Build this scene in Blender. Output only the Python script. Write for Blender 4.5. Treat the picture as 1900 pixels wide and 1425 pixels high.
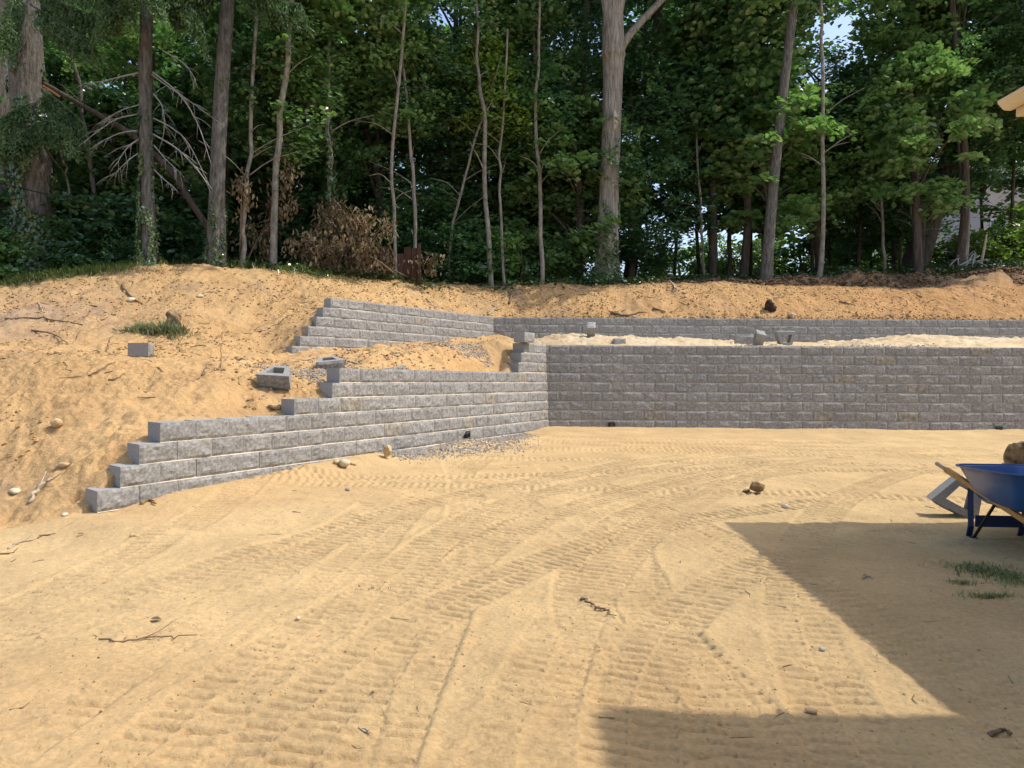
import bpy, math, random
import numpy as np
from mathutils import Vector, Matrix

random.seed(7)
RNG = np.random.default_rng(7)
scene = bpy.context.scene
COL = scene.collection
for _o in list(bpy.data.objects):
    bpy.data.objects.remove(_o)

# ------------------------------------------------------------------ camera
EYE = 1.55
FPX = 1435.0                       # focal length in photograph pixels (1900 wide)
cam_d = bpy.data.cameras.new("camera")
cam_d.sensor_width = 36.0
cam_d.lens = 36.0 * FPX / 1900.0
cam_d.clip_start = 0.05
cam_d.clip_end = 2000.0
cam = bpy.data.objects.new("camera", cam_d)
COL.objects.link(cam)
cam.matrix_world = (Matrix.Translation((0, 0, EYE)) @ Matrix.Rotation(math.radians(90 - 0.34), 4, 'X')
                    @ Matrix.Rotation(math.radians(0.327), 4, 'Z'))
scene.camera = cam

# ------------------------------------------------------------------ sky and sun
SUN_EL = 57.0
SUN_DIR = Vector((math.cos(math.radians(SUN_EL)) * math.cos(math.radians(2.0)),
                  math.cos(math.radians(SUN_EL)) * math.sin(math.radians(2.0)),
                  math.sin(math.radians(SUN_EL))))
world = bpy.data.worlds.new("World")
scene.world = world
world.use_nodes = True
_nt = world.node_tree
_nt.nodes.clear()
_sky = _nt.nodes.new("ShaderNodeTexSky")
_sky.sky_type = 'NISHITA'
_sky.sun_disc = False
_sky.sun_elevation = math.radians(SUN_EL)
_sky.sun_rotation = math.radians(88.0)
_sky.air_density = 1.0
_sky.dust_density = 2.5
_sky.ozone_density = 1.0
_bg = _nt.nodes.new("ShaderNodeBackground")
_bg.inputs[1].default_value = 0.15
_wo = _nt.nodes.new("ShaderNodeOutputWorld")
_nt.links.new(_sky.outputs[0], _bg.inputs[0])
_nt.links.new(_bg.outputs[0], _wo.inputs[0])

sun_d = bpy.data.lights.new("sun", 'SUN')
sun_d.energy = 2.25
sun_d.angle = math.radians(0.55)
sun_d.color = (1.0, 0.945, 0.86)
sun = bpy.data.objects.new("sun", sun_d)
COL.objects.link(sun)
sun.rotation_euler = SUN_DIR.to_track_quat('Z', 'Y').to_euler()
sun.location = (20, 0, 30)

scene.view_settings.view_transform = 'Standard'
scene.view_settings.look = 'None'
scene.view_settings.exposure = 0.86
scene.view_settings.gamma = 1.0
scene.cycles.max_bounces = 6
scene.cycles.diffuse_bounces = 3
scene.cycles.glossy_bounces = 2
scene.cycles.transmission_bounces = 4
scene.cycles.transparent_max_bounces = 4
scene.cycles.caustics_reflective = False
scene.cycles.caustics_refractive = False

# ------------------------------------------------------------------ helpers
def hor(px):
    return 704.0 + 0.0057 * (px - 950.0)

def A(px, py, Y):
    """world point seen at a photograph pixel, at depth Y metres"""
    return ((px - 950.0) / FPX * Y, Y, EYE + (hor(px) - py) / FPX * Y)

def tag(o, label=None, cat=None, group=None, kind=None):
    if label: o["label"] = label
    if cat: o["category"] = cat
    if group: o["group"] = group
    if kind: o["kind"] = kind
    return o

def mesh_np(name, verts, faces, smooth=False):
    """verts (N,3); faces: array (M,k) or list of such arrays"""
    if isinstance(faces, np.ndarray): faces = [faces]
    faces = [np.asarray(f, dtype=np.int32) for f in faces if len(f)]
    me = bpy.data.meshes.new(name)
    verts = np.asarray(verts, dtype=np.float32)
    me.vertices.add(len(verts))
    me.vertices.foreach_set("co", verts.ravel())
    nl = sum(f.size for f in faces)
    npoly = sum(len(f) for f in faces)
    me.loops.add(nl)
    me.polygons.add(npoly)
    me.loops.foreach_set("vertex_index", np.concatenate([f.ravel() for f in faces]))
    tot = np.concatenate([np.full(len(f), f.shape[1], dtype=np.int32) for f in faces])
    st = np.concatenate([[0], np.cumsum(tot)[:-1]]).astype(np.int32)
    me.polygons.foreach_set("loop_start", st)
    me.polygons.foreach_set("loop_total", tot)
    me.polygons.foreach_set("use_smooth", np.full(npoly, smooth, dtype=bool))
    me.update(calc_edges=True)
    me.validate()
    return me

class MB:
    """collects pieces of one mesh"""
    def __init__(self): self.v = []; self.f = {}; self.n = 0
    def add(self, v, *faces):
        v = np.asarray(v, dtype=float).reshape(-1, 3)
        for f in faces:
            f = np.asarray(f, dtype=int)
            if len(f): self.f.setdefault(f.shape[1], []).append(f + self.n)
        self.v.append(v); self.n += len(v)
        return self
    def box(self, lo, hi, M=None):
        x0, y0, z0 = lo; x1, y1, z1 = hi
        v = np.array([[x0,y0,z0],[x1,y0,z0],[x1,y1,z0],[x0,y1,z0],[x0,y0,z1],[x1,y0,z1],[x1,y1,z1],[x0,y1,z1]], float)
        if M is not None: v = np.array([(M @ Vector(p))[:] for p in v])
        return self.add(v, [[0,3,2,1],[4,5,6,7],[0,1,5,4],[1,2,6,5],[2,3,7,6],[3,0,4,7]])
    def prism(self, prof, ax0, ax1, axis='Y'):
        """closed 2D profile (list of (a,b)) extruded along an axis"""
        n = len(prof); v = []
        for t in (ax0, ax1):
            for a, b in prof:
                v.append((a, t, b) if axis == 'Y' else ((t, a, b) if axis == 'X' else (a, b, t)))
        q = [[i, (i+1) % n, n+(i+1) % n, n+i] for i in range(n)]
        self.add(v, q, [list(range(n))[::-1]], [list(range(n, 2*n))])
        return self
    def tube(self, path, rad, sides=8, cap=True, squash=None):
        v, q, caps = tube_np(path, rad, sides)
        self.add(v, q)
        if cap:
            k = self.n - len(v)
            n = len(path)
            self.f.setdefault(sides, []).append(np.array([[k + i for i in range(sides)][::-1], [k + (n-1)*sides + i for i in range(sides)]]))
        return self
    def data(self, name, smooth=False):
        return mesh_np(name, np.concatenate(self.v), [np.concatenate(x) for x in self.f.values()], smooth)
    def build(self, name, mat, parent=None, smooth=False):
        return link(name, self.data(name, smooth), mat, parent)

def tube_np(path, rad, sides=8):
    P = np.asarray(path, float); n = len(P)
    R = np.broadcast_to(np.asarray(rad, float), (n,))
    T = np.gradient(P, axis=0); T /= np.linalg.norm(T, axis=1)[:, None] + 1e-9
    ref = np.array([0.0, 0.0, 1.0]) if abs(T[:, 2]).mean() < 0.8 else np.array([0.0, 1.0, 0.0])
    U = np.cross(T, ref); U /= np.linalg.norm(U, axis=1)[:, None] + 1e-9
    V = np.cross(T, U)
    a = np.linspace(0, 2*np.pi, sides, endpoint=False)
    v = P[:, None] + R[:, None, None]*(np.cos(a)[None, :, None]*U[:, None] + np.sin(a)[None, :, None]*V[:, None])
    i = np.arange(n-1)[:, None]*sides; j = np.arange(sides)[None]
    q = np.stack([i+j, i+(j+1) % sides, i+sides+(j+1) % sides, i+sides+j], -1).reshape(-1, 4)
    return v.reshape(-1, 3), q, None

def link(name, me, mat=None, parent=None):
    o = bpy.data.objects.new(name, me)
    if mat is not None and not me.materials: me.materials.append(mat)
    COL.objects.link(o)
    if parent is not None: o.parent = parent
    return o

def empty(name, loc=(0, 0, 0), rz=0.0, label=None, cat=None, group=None):
    o = bpy.data.objects.new(name, None)
    o.empty_display_size = 0.2
    COL.objects.link(o)
    o.location = loc; o.rotation_euler = (0, 0, rz)
    return tag(o, label, cat, group)

def spline(pts, n):
    """smooth Catmull-Rom resample of points"""
    P = np.asarray(pts, float)
    if len(P) == 2: return P[0] + (P[1]-P[0])*np.linspace(0, 1, n)[:, None]
    E = np.vstack([2*P[0]-P[1], P, 2*P[-1]-P[-2]])
    t = np.linspace(0, len(P)-1-1e-6, n); i = t.astype(int); f = (t-i)[:, None]
    p0, p1, p2, p3 = E[i], E[i+1], E[i+2], E[i+3]
    return 0.5*((2*p1)+(-p0+p2)*f+(2*p0-5*p1+4*p2-p3)*f**2+(-p0+3*p1-3*p2+p3)*f**3)

# value noise -------------------------------------------------------
def _hash(ix, iy, s):
    h = (ix.astype(np.int64)*374761393 + iy.astype(np.int64)*668265263 + s*974634777) & 0xffffffff
    h = ((h ^ (h >> 13))*1274126177) & 0xffffffff
    return ((h ^ (h >> 16)) & 0xffffff)/float(0xffffff)
def vn(x, y, s=0):
    ix = np.floor(x); iy = np.floor(y); fx = x-ix; fy = y-iy
    fx = fx*fx*(3-2*fx); fy = fy*fy*(3-2*fy)
    a = _hash(ix, iy, s); b = _hash(ix+1, iy, s); c = _hash(ix, iy+1, s); d = _hash(ix+1, iy+1, s)
    return (a+(b-a)*fx)*(1-fy)+(c+(d-c)*fx)*fy
def fbm(x, y, s=0, octv=4, gain=0.5):
    t = 0; a = 1; n = 0
    for k in range(octv):
        t = t+a*(vn(x, y, s+k*17)-0.5); n += a*0.5
        x = x*2.03+11.3; y = y*2.03+5.7; a *= gain
    return t/n
def sst(x, a, b):
    t = np.clip((x-a)/(b-a), 0, 1)
    return t*t*(3-2*t)

# ------------------------------------------------------------------ materials
def nd(nt, t, **kw):
    n = nt.nodes.new(t)
    for k, v in kw.items(): setattr(n, k, v)
    return n

def mat(name, c0, c1=None, scale=8.0, rough=0.9, bump=0.0, bscale=None, detail=6.0, stretch=None, spec=0.2,
        rand=0.0, transl=0.0, metal=0.0, attr=None, coord='Object', fine=None):
    """principled material: two colours mixed by noise, optional bump, per-object variation, vertex colours"""
    m = bpy.data.materials.new(name); m.use_nodes = True
    nt = m.node_tree; L = nt.links; nt.nodes.clear()
    out = nd(nt, "ShaderNodeOutputMaterial"); b = nd(nt, "ShaderNodeBsdfPrincipled")
    b.inputs["Roughness"].default_value = rough
    b.inputs["Specular IOR Level"].default_value = spec
    b.inputs["Metallic"].default_value = metal
    tc = nd(nt, "ShaderNodeTexCoord"); oi = nd(nt, "ShaderNodeObjectInfo")
    vec = tc.outputs[coord]
    off = nd(nt, "ShaderNodeVectorMath", operation='SCALE'); off.inputs[0].default_value = (37.0, 91.0, 53.0)
    L.new(oi.outputs["Random"], off.inputs[3])
    addv = nd(nt, "ShaderNodeVectorMath", operation='ADD')
    L.new(vec, addv.inputs[0]); L.new(off.outputs[0], addv.inputs[1]); vec = addv.outputs[0]
    if stretch:
        mp = nd(nt, "ShaderNodeMapping"); mp.inputs["Scale"].default_value = stretch
        L.new(vec, mp.inputs[0]); vec = mp.outputs[0]
    nz = nd(nt, "ShaderNodeTexNoise"); nz.inputs["Scale"].default_value = scale; nz.inputs["Detail"].default_value = detail
    nz.inputs["Roughness"].default_value = 0.62
    L.new(vec, nz.inputs["Vector"])
    rp = nd(nt, "ShaderNodeMapRange"); rp.inputs[1].default_value = 0.33; rp.inputs[2].default_value = 0.67
    L.new(nz.outputs[0], rp.inputs[0])
    mx = nd(nt, "ShaderNodeMix", data_type='RGBA')
    mx.inputs[6].default_value = (*c0, 1); mx.inputs[7].default_value = (*(c1 or c0), 1)
    L.new(rp.outputs[0], mx.inputs[0])
    col = mx.outputs[2]
    if attr:
        at = nd(nt, "ShaderNodeVertexColor", layer_name=attr)
        mm = nd(nt, "ShaderNodeMix", data_type='RGBA', blend_type='MULTIPLY'); mm.inputs[0].default_value = 1.0
        L.new(at.outputs[0], mm.inputs[6]); L.new(col, mm.inputs[7]); col = mm.outputs[2]
    if fine:
        n3 = nd(nt, "ShaderNodeTexNoise"); n3.inputs["Scale"].default_value = fine[0]; n3.inputs["Detail"].default_value = 3
        L.new(vec, n3.inputs["Vector"])
        r3 = nd(nt, "ShaderNodeMapRange"); r3.inputs[1].default_value = 0.3; r3.inputs[2].default_value = 0.7
        r3.inputs[3].default_value = 1-fine[1]; r3.inputs[4].default_value = 1+fine[1]
        L.new(n3.outputs[0], r3.inputs[0])
        sc = nd(nt, "ShaderNodeVectorMath", operation='SCALE'); L.new(col, sc.inputs[0]); L.new(r3.outputs[0], sc.inputs[3])
        col = sc.outputs[0]
    if rand:
        hv = nd(nt, "ShaderNodeMapRange"); hv.inputs[3].default_value = 1-rand; hv.inputs[4].default_value = 1+rand
        L.new(oi.outputs["Random"], hv.inputs[0])
        sc = nd(nt, "ShaderNodeVectorMath", operation='SCALE'); L.new(col, sc.inputs[0]); L.new(hv.outputs[0], sc.inputs[3])
        col = sc.outputs[0]
    L.new(col, b.inputs["Base Color"])
    if bump:
        n2 = nd(nt, "ShaderNodeTexNoise"); n2.inputs["Scale"].default_value = bscale or scale*3; n2.inputs["Detail"].default_value = 8
        n2.inputs["Roughness"].default_value = 0.65
        L.new(vec, n2.inputs["Vector"])
        bp = nd(nt, "ShaderNodeBump"); bp.inputs["Strength"].default_value = 1.0; bp.inputs["Distance"].default_value = bump
        L.new(n2.outputs[0], bp.inputs["Height"]); L.new(bp.outputs[0], b.inputs["Normal"])
    if attr:
        # coarser, pitted relief and mottling where the vertex alpha says loose bank earth
        vo = nd(nt, "ShaderNodeTexVoronoi"); vo.inputs["Scale"].default_value = 13.0; vo.inputs["Randomness"].default_value = 1.0
        n5 = nd(nt, "ShaderNodeTexNoise"); n5.inputs["Scale"].default_value = 7.0; n5.inputs["Detail"].default_value = 9; n5.inputs["Roughness"].default_value = 0.72
        L.new(vec, n5.inputs["Vector"])
        wv = nd(nt, "ShaderNodeVectorMath", operation='MULTIPLY_ADD'); wv.inputs[1].default_value = (0.12, 0.12, 0.12)
        L.new(n5.outputs[1], wv.inputs[0]); L.new(vec, wv.inputs[2]); L.new(wv.outputs[0], vo.inputs["Vector"])
        hs = nd(nt, "ShaderNodeMath", operation='MULTIPLY_ADD'); hs.inputs[1].default_value = 0.55
        L.new(vo.outputs["Distance"], hs.inputs[0]); L.new(n5.outputs[0], hs.inputs[2])
        ha = nd(nt, "ShaderNodeMath", operation='MULTIPLY'); L.new(hs.outputs[0], ha.inputs[0]); L.new(at.outputs["Alpha"], ha.inputs[1])
        b2 = nd(nt, "ShaderNodeBump"); b2.inputs["Strength"].default_value = 1.0; b2.inputs["Distance"].default_value = 0.038
        L.new(ha.outputs[0], b2.inputs["Height"]); L.new(bp.outputs[0], b2.inputs["Normal"]); L.new(b2.outputs[0], b.inputs["Normal"])
        n6 = nd(nt, "ShaderNodeTexNoise"); n6.inputs["Scale"].default_value = 16.0; n6.inputs["Detail"].default_value = 5
        L.new(vec, n6.inputs["Vector"])
        r6 = nd(nt, "ShaderNodeMapRange"); r6.inputs[1].default_value = 0.57; r6.inputs[2].default_value = 0.68; r6.inputs[3].default_value = 0.0; r6.inputs[4].default_value = 0.38
        L.new(n6.outputs[0], r6.inputs[0])
        ma = nd(nt, "ShaderNodeMath", operation='MULTIPLY'); L.new(r6.outputs[0], ma.inputs[0]); L.new(at.outputs["Alpha"], ma.inputs[1])
        m6 = nd(nt, "ShaderNodeMix", data_type='RGBA'); m6.inputs[7].default_value = (0.20, 0.115, 0.055, 1)
        L.new(ma.outputs[0], m6.inputs[0]); L.new(col, m6.inputs[6]); L.new(m6.outputs[2], b.inputs["Base Color"])
    if transl:
        tr = nd(nt, "ShaderNodeBsdfTranslucent"); ms = nd(nt, "ShaderNodeMixShader"); ms.inputs[0].default_value = transl
        br = nd(nt, "ShaderNodeVectorMath", operation='MULTIPLY'); br.inputs[1].default_value = (1.15, 1.5, 0.65)
        L.new(col, br.inputs[0]); L.new(br.outputs[0], tr.inputs[0])
        L.new(b.outputs[0], ms.inputs[1]); L.new(tr.outputs[0], ms.inputs[2]); L.new(ms.outputs[0], out.inputs[0])
    else:
        L.new(b.outputs[0], out.inputs[0])
    return m

M = {}
M['soil'] = mat('soil', (0.86, 0.86, 0.86), (1.08, 1.08, 1.08), scale=1.6, rough=0.95, bump=0.016, bscale=26, attr='soil', spec=0.1, fine=(45, 0.12))
M['clod'] = mat('clod', (0.29, 0.175, 0.075), (0.47, 0.305, 0.14), scale=5, rough=0.95, bump=0.004, bscale=60, spec=0.1)
M['crumb'] = mat('crumb', (0.36, 0.245, 0.12), (0.46, 0.33, 0.175), scale=5, rough=0.95, spec=0.1)
M['topsoil'] = mat('topsoil', (0.07, 0.045, 0.028), (0.22, 0.145, 0.085), scale=4, rough=0.95, spec=0.1)
M['block'] = mat('block', (0.172, 0.167, 0.156), (0.350, 0.341, 0.322), scale=26, rough=0.9, bump=0.010, bscale=34, rand=0.09, detail=8, spec=0.15)
M['block_stained'] = mat('block_stained', (0.170, 0.155, 0.128), (0.375, 0.345, 0.290), scale=13, rough=0.9, bump=0.010, bscale=34, detail=8, spec=0.15)
M['block_smooth'] = mat('block_smooth', (0.25, 0.243, 0.228), (0.34, 0.332, 0.312), scale=40, rough=0.9, bump=0.0012, bscale=180, rand=0.08, spec=0.15)
M['dust'] = mat('dust', (0.50, 0.42, 0.31), (0.68, 0.59, 0.45), scale=5, rough=0.95, spec=0.1)
M['gravel'] = mat('gravel', (0.17, 0.16, 0.148), (0.43, 0.40, 0.355), scale=9, rough=0.85, spec=0.2)
M['stone_tan'] = mat('stone_tan', (0.36, 0.24, 0.12), (0.58, 0.44, 0.26), scale=9, rough=0.9, bump=0.006, bscale=40)
M['stone_pale'] = mat('stone_pale', (0.45, 0.38, 0.25), (0.66, 0.60, 0.46), scale=10, rough=0.85, bump=0.004, bscale=40)
M['stone_brown'] = mat('stone_brown', (0.13, 0.085, 0.045), (0.34, 0.23, 0.12), scale=8, rough=0.9, bump=0.008, bscale=30)
M['dark_root'] = mat('dark_root', (0.035, 0.025, 0.018), (0.09, 0.06, 0.04), scale=12, rough=0.95, bump=0.004)
M['twig'] = mat('twig', (0.11, 0.075, 0.045), (0.24, 0.17, 0.11), scale=20, rough=0.9)
M['twig_pale'] = mat('twig_pale', (0.30, 0.24, 0.17), (0.50, 0.42, 0.31), scale=15, rough=0.9)
M['dead_twig'] = mat('dead_twig', (0.22, 0.205, 0.185), (0.40, 0.38, 0.35), scale=15, rough=0.9)
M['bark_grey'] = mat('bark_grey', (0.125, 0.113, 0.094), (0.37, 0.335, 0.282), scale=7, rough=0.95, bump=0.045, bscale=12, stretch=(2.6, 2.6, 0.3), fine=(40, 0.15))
M['bark_brown'] = mat('bark_brown', (0.066, 0.061, 0.052), (0.205, 0.192, 0.168), scale=7, rough=0.95, bump=0.05, bscale=14, stretch=(2.4, 2.4, 0.55), fine=(40, 0.2))
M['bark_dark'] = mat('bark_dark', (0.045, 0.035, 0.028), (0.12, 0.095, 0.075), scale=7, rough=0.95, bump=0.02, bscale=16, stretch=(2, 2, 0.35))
M['bark_pale'] = mat('bark_pale', (0.115, 0.105, 0.085), (0.31, 0.285, 0.235), scale=8, rough=0.9, bump=0.008, bscale=30, stretch=(1, 1, 0.6))
M['bark_scar'] = mat('bark_scar', (0.34, 0.28, 0.22), (0.52, 0.45, 0.36), scale=6, rough=0.9, bump=0.01, bscale=20, stretch=(2, 2, 0.3))
def leafmat(n, a, b, t=0.3, rough=0.30, spec=0.9):
    return mat(n, a, b, scale=1.1, rough=rough, spec=spec, transl=t, rand=0.14, detail=3)
M['leaf_dark'] = leafmat('leaf_dark', (0.044, 0.112, 0.048), (0.112, 0.205, 0.090), 0.36)
M['leaf_mid'] = leafmat('leaf_mid', (0.100, 0.195, 0.078), (0.225, 0.335, 0.145), 0.40)
M['leaf_light'] = leafmat('leaf_light', (0.130, 0.215, 0.045), (0.25, 0.33, 0.085), 0.42)
M['leaf_ivy'] = leafmat('leaf_ivy', (0.028, 0.066, 0.022), (0.095, 0.145, 0.050), 0.15)
M['needle'] = leafmat('needle', (0.050, 0.098, 0.042), (0.120, 0.185, 0.085), 0.2, 0.6, 0.2)
M['leaf_dead'] = leafmat('leaf_dead', (0.055, 0.038, 0.022), (0.25, 0.185, 0.11), 0.10, 0.7, 0.2)
M['grass'] = leafmat('grass', (0.085, 0.14, 0.035), (0.23, 0.26, 0.09), 0.25)
M['grass_dull'] = leafmat('grass_dull', (0.15, 0.17, 0.10), (0.34, 0.35, 0.24), 0.2, 0.7)
M['pipe'] = mat('pipe', (0.012, 0.012, 0.013), (0.02, 0.02, 0.02), rough=0.5, spec=0.4)
M['cable'] = mat('cable', (0.012, 0.012, 0.013), rough=0.6)
M['blue_paint'] = mat('blue_paint', (0.006, 0.070, 0.25), (0.016, 0.090, 0.27), scale=5, rough=0.24, spec=0.5, bump=0.001, bscale=30)
M['navy_paint'] = mat('navy_paint', (0.010, 0.018, 0.065), (0.016, 0.026, 0.085), scale=12, rough=0.5, spec=0.4)
M['handle_wood'] = mat('handle_wood', (0.36, 0.19, 0.055), (0.52, 0.30, 0.10), scale=10, rough=0.6, stretch=(12, 1.2, 12), bump=0.001, bscale=30)
M['grip_wood'] = mat('grip_wood', (0.30, 0.23, 0.15), (0.42, 0.34, 0.24), scale=14, rough=0.8)
M['tyre'] = mat('tyre', (0.018, 0.018, 0.018), (0.04, 0.038, 0.035), scale=14, rough=0.85)
M['steel'] = mat('steel', (0.25, 0.25, 0.25), (0.4, 0.4, 0.4), scale=12, rough=0.45, metal=0.9)
M['trim'] = mat('trim', (0.66, 0.55, 0.36), (0.72, 0.61, 0.42), scale=3, rough=0.55, spec=0.3)
M['siding'] = mat('siding', (0.60, 0.52, 0.38), (0.66, 0.58, 0.43), scale=3, rough=0.7, spec=0.2)
M['shingle'] = mat('shingle', (0.05, 0.045, 0.042), (0.13, 0.12, 0.11), scale=14, rough=0.95, bump=0.006)
M['panel_wood'] = mat('panel_wood', (0.045, 0.024, 0.016), (0.12, 0.068, 0.044), scale=6, rough=0.9, stretch=(5, 5, 0.5), bump=0.004, rand=0.15)
M['house_pink'] = mat('house_pink', (0.50, 0.40, 0.36), (0.56, 0.46, 0.41), scale=2, rough=0.8)
M['white_paint'] = mat('white_paint', (0.68, 0.70, 0.74), (0.76, 0.78, 0.80), scale=4, rough=0.6)
M['glass'] = mat('glass', (0.03, 0.04, 0.05), (0.05, 0.06, 0.07), rough=0.08, spec=0.6)
M['urn_stone'] = mat('urn_stone', (0.34, 0.31, 0.26), (0.5, 0.46, 0.4), scale=8, rough=0.9)
M['boulder'] = mat('boulder', (0.07, 0.058, 0.042), (0.27, 0.22, 0.15), scale=7, rough=0.9, bump=0.012, bscale=18)
M['fray'] = mat('fray', (0.22, 0.11, 0.045), (0.34, 0.19, 0.085), scale=12, rough=0.9)

# ------------------------------------------------------------------ walls in plan
BH = 0.2033; BW = 0.457; SET = 0.014
Z0 = 0.475
C1 = np.array([0.81, 16.7]); A1 = math.radians(26.6)
D1 = np.array([math.sin(A1), math.cos(A1)]); N1 = np.array([math.cos(A1), -math.sin(A1)])
def u_on(px, C, D, a):
    t = math.tan(a); k = (px-950)/FPX
    Y = (C[0]-t*C[1])/(k-t)
    return (C[1]-Y)/D[1]
ST1 = {k: u_on(px, C1, D1, A1) for k, px in {0: 181, 1: 225, 2: 262, 3: 302, 4: 552, 5: 624, 6: 639, 7: 970, 8: 976, 9: 982}.items()}
U1END = ST1[0]
C2 = np.array([-0.47, 20.3]); A2 = math.radians(34.6)
D2 = np.array([math.sin(A2), math.cos(A2)]); N2 = np.array([math.cos(A2), -math.sin(A2)])
ZT2 = 3.19; ZB2 = ZT2-6*BH
ST2 = {k: u_on(px, C2, D2, A2) for k, px in {0: 541, 1: 557, 2: 573, 3: 589, 4: 602, 5: 617}.items()}
U2END = ST2[0]
def stairs(u, ST, zb):
    """ground height just behind a stepped wall, u metres from its inner corner"""
    ks = sorted(ST)
    xs = [ST[ks[0]]+0.5]; zs = [zb-0.05]
    for k in ks:
        xs.append(ST[k]+0.12); zs.append(zb+BH*k-0.02)
        xs.append(ST[k]-0.75 if k+1 not in ST or ST[k]-ST[k+1] > 0.8 else (ST[k]+ST[k+1])/2); zs.append(zb+BH*(k+1)-0.03 if k+1 not in ST or ST[k]-ST[k+1] > 0.8 else zb+BH*(k+0.45))
    o = np.argsort(xs)
    return np.interp(u, np.array(xs)[o], np.array(zs)[o])
ZS1 = lambda u: stairs(u, ST1, Z0-BH)
ZS2 = lambda u: stairs(u, ST2, ZB2)

# ------------------------------------------------------------------ terrain surface
class TPS:
    def __init__(self, pts, reg=1e-3):
        P = np.array(pts, float); self.P = P[:, :2]; n = len(P)
        K = self.k(self.P, self.P)+reg*np.eye(n)
        Q = np.c_[np.ones(n), self.P]
        S = np.zeros((n+3, n+3)); S[:n, :n] = K; S[:n, n:] = Q; S[n:, :n] = Q.T
        self.w = np.linalg.solve(S, np.r_[P[:, 2], 0, 0, 0])
    def k(self, a, b):
        r2 = ((a[:, None]-b[None])**2).sum(-1)
        return 0.5*r2*np.log(r2+1e-9)
    def __call__(self, x, y):
        x = np.asarray(x, float); sh = x.shape
        q = np.c_[x.ravel(), np.asarray(y, float).ravel()]; out = np.empty(len(q)); n = len(self.P)
        for i in range(0, len(q), 40000):
            s = q[i:i+40000]
            out[i:i+40000] = self.k(s, self.P)@self.w[:n]+self.w[n]+s@self.w[n+1:]
        return out.reshape(sh)

def lot_z(x, y):
    return 0.0285*np.clip(y, -8, 17.5)+0.02
left = [A(*p) for p in [(0, 800, 9.0), (100, 796, 8.9), (190, 800, 8.5), (-150, 800, 9.2), (-150, 690, 10),
        (0, 690, 10), (100, 688, 10.1), (200, 686, 10.3), (300, 692, 10.4), (390, 704, 10.3), (517, 712, 10.6),
        (260, 668, 11.7), (100, 665, 11.7), (400, 672, 11.7), (-150, 668, 11.7), (620, 690, 12.0),
        (-200, 650, 13.5), (0, 650, 13.5), (100, 645, 13.6), (260, 646, 13.9), (400, 642, 14.3), (500, 655, 14.6),
        (0, 600, 15.5), (100, 600, 15.5), (260, 604, 15.4), (400, 596, 16.0), (500, 590, 16.6),
        (0, 550, 17.5), (150, 545, 17.4), (300, 535, 17.6), (450, 535, 18.0), (-200, 560, 17.5)]]
left += [(x, y, float(lot_z(x, y))) for x, y in [(-9, 6.2), (-7, 6.2), (-5.2, 6.6), (-9, 7.4), (-6.5, 7.7), (-5.2, 7.6), (-4.3, 7.0), (-4.3, 6.2), (-13, 7)]]
top = [A(*p) for p in [(-250, 545, 19), (0, 528, 19), (100, 512, 19), (280, 494, 19.3), (400, 494, 19.5), (520, 502, 20), (650, 516, 20.7), (750, 524, 21.5), (850, 530, 22.3)]]
plat = [(x, 26.0, 4.25+0.03*(x > 0)) for x in (-16, -12, -8, -4)] + [(-16, 22, 4.05), (-11, 22.5, 4.2), (-6, 22.5, 4.35)]
zb_pts = left + top + plat
for u in np.linspace(0.4, U1END+0.1, 26):
    p = C1-D1*u-N1*0.36
    zb_pts.append((p[0], p[1], float(ZS1(u))))
for x in np.linspace(0.3, 17, 12): zb_pts.append((x, 17.05, 2.29))
for px in range(930, 2000, 90):
    y = 630 if px < 1350 or px > 1620 else 636
    zb_pts.append(A(px, y, 20.0))
zb_pts += [A(1045, 622, 18.6), A(1180, 628, 18.7), A(1700, 623, 18.8), A(1860, 628, 18.6), A(1440, 640, 18.6), A(1545, 638, 18.6)]
zb_pts += [A(930, 638, 16.0), A(880, 640, 16.2), A(760, 646, 15.5), A(700, 668, 13.0), A(800, 660, 14.0), A(870, 652, 15.0)]
for px, py in [(560, 655), (640, 651), (700, 646), (760, 641), (830, 636), (905, 631)]:
    u = u_on(px, C2, D2, A2); p = C2-D2*u+N2*0.25
    zb_pts.append((p[0], p[1], EYE+(hor(px)-py)/FPX*p[1]))
zu_pts = left + top + plat
for u in np.linspace(0.2, U2END+0.1, 12):
    p = C2-D2*u-N2*0.4
    zu_pts.append((p[0], p[1], float(ZS2(u))))
for x in np.linspace(-0.3, 17, 12): zu_pts.append((x, 20.72, 3.17))
for px, py in [(930, 531), (1030, 529), (1150, 528), (1250, 527), (1350, 528), (1450, 531), (1550, 533), (1650, 534), (1750, 533), (1850, 529), (1950, 526), (2050, 525)]:
    zu_pts.append(A(px, py, 23.0)); a = A(px, py, 23.0); zu_pts.append((a[0], 24.6, a[2]+0.10)); zu_pts.append((a[0], 26.3, a[2]+0.30)); zu_pts.append((a[0], 21.9, 3.17+(a[2]-3.17)*0.60))
TB = TPS(zb_pts); TU = TPS(zu_pts)

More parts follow.
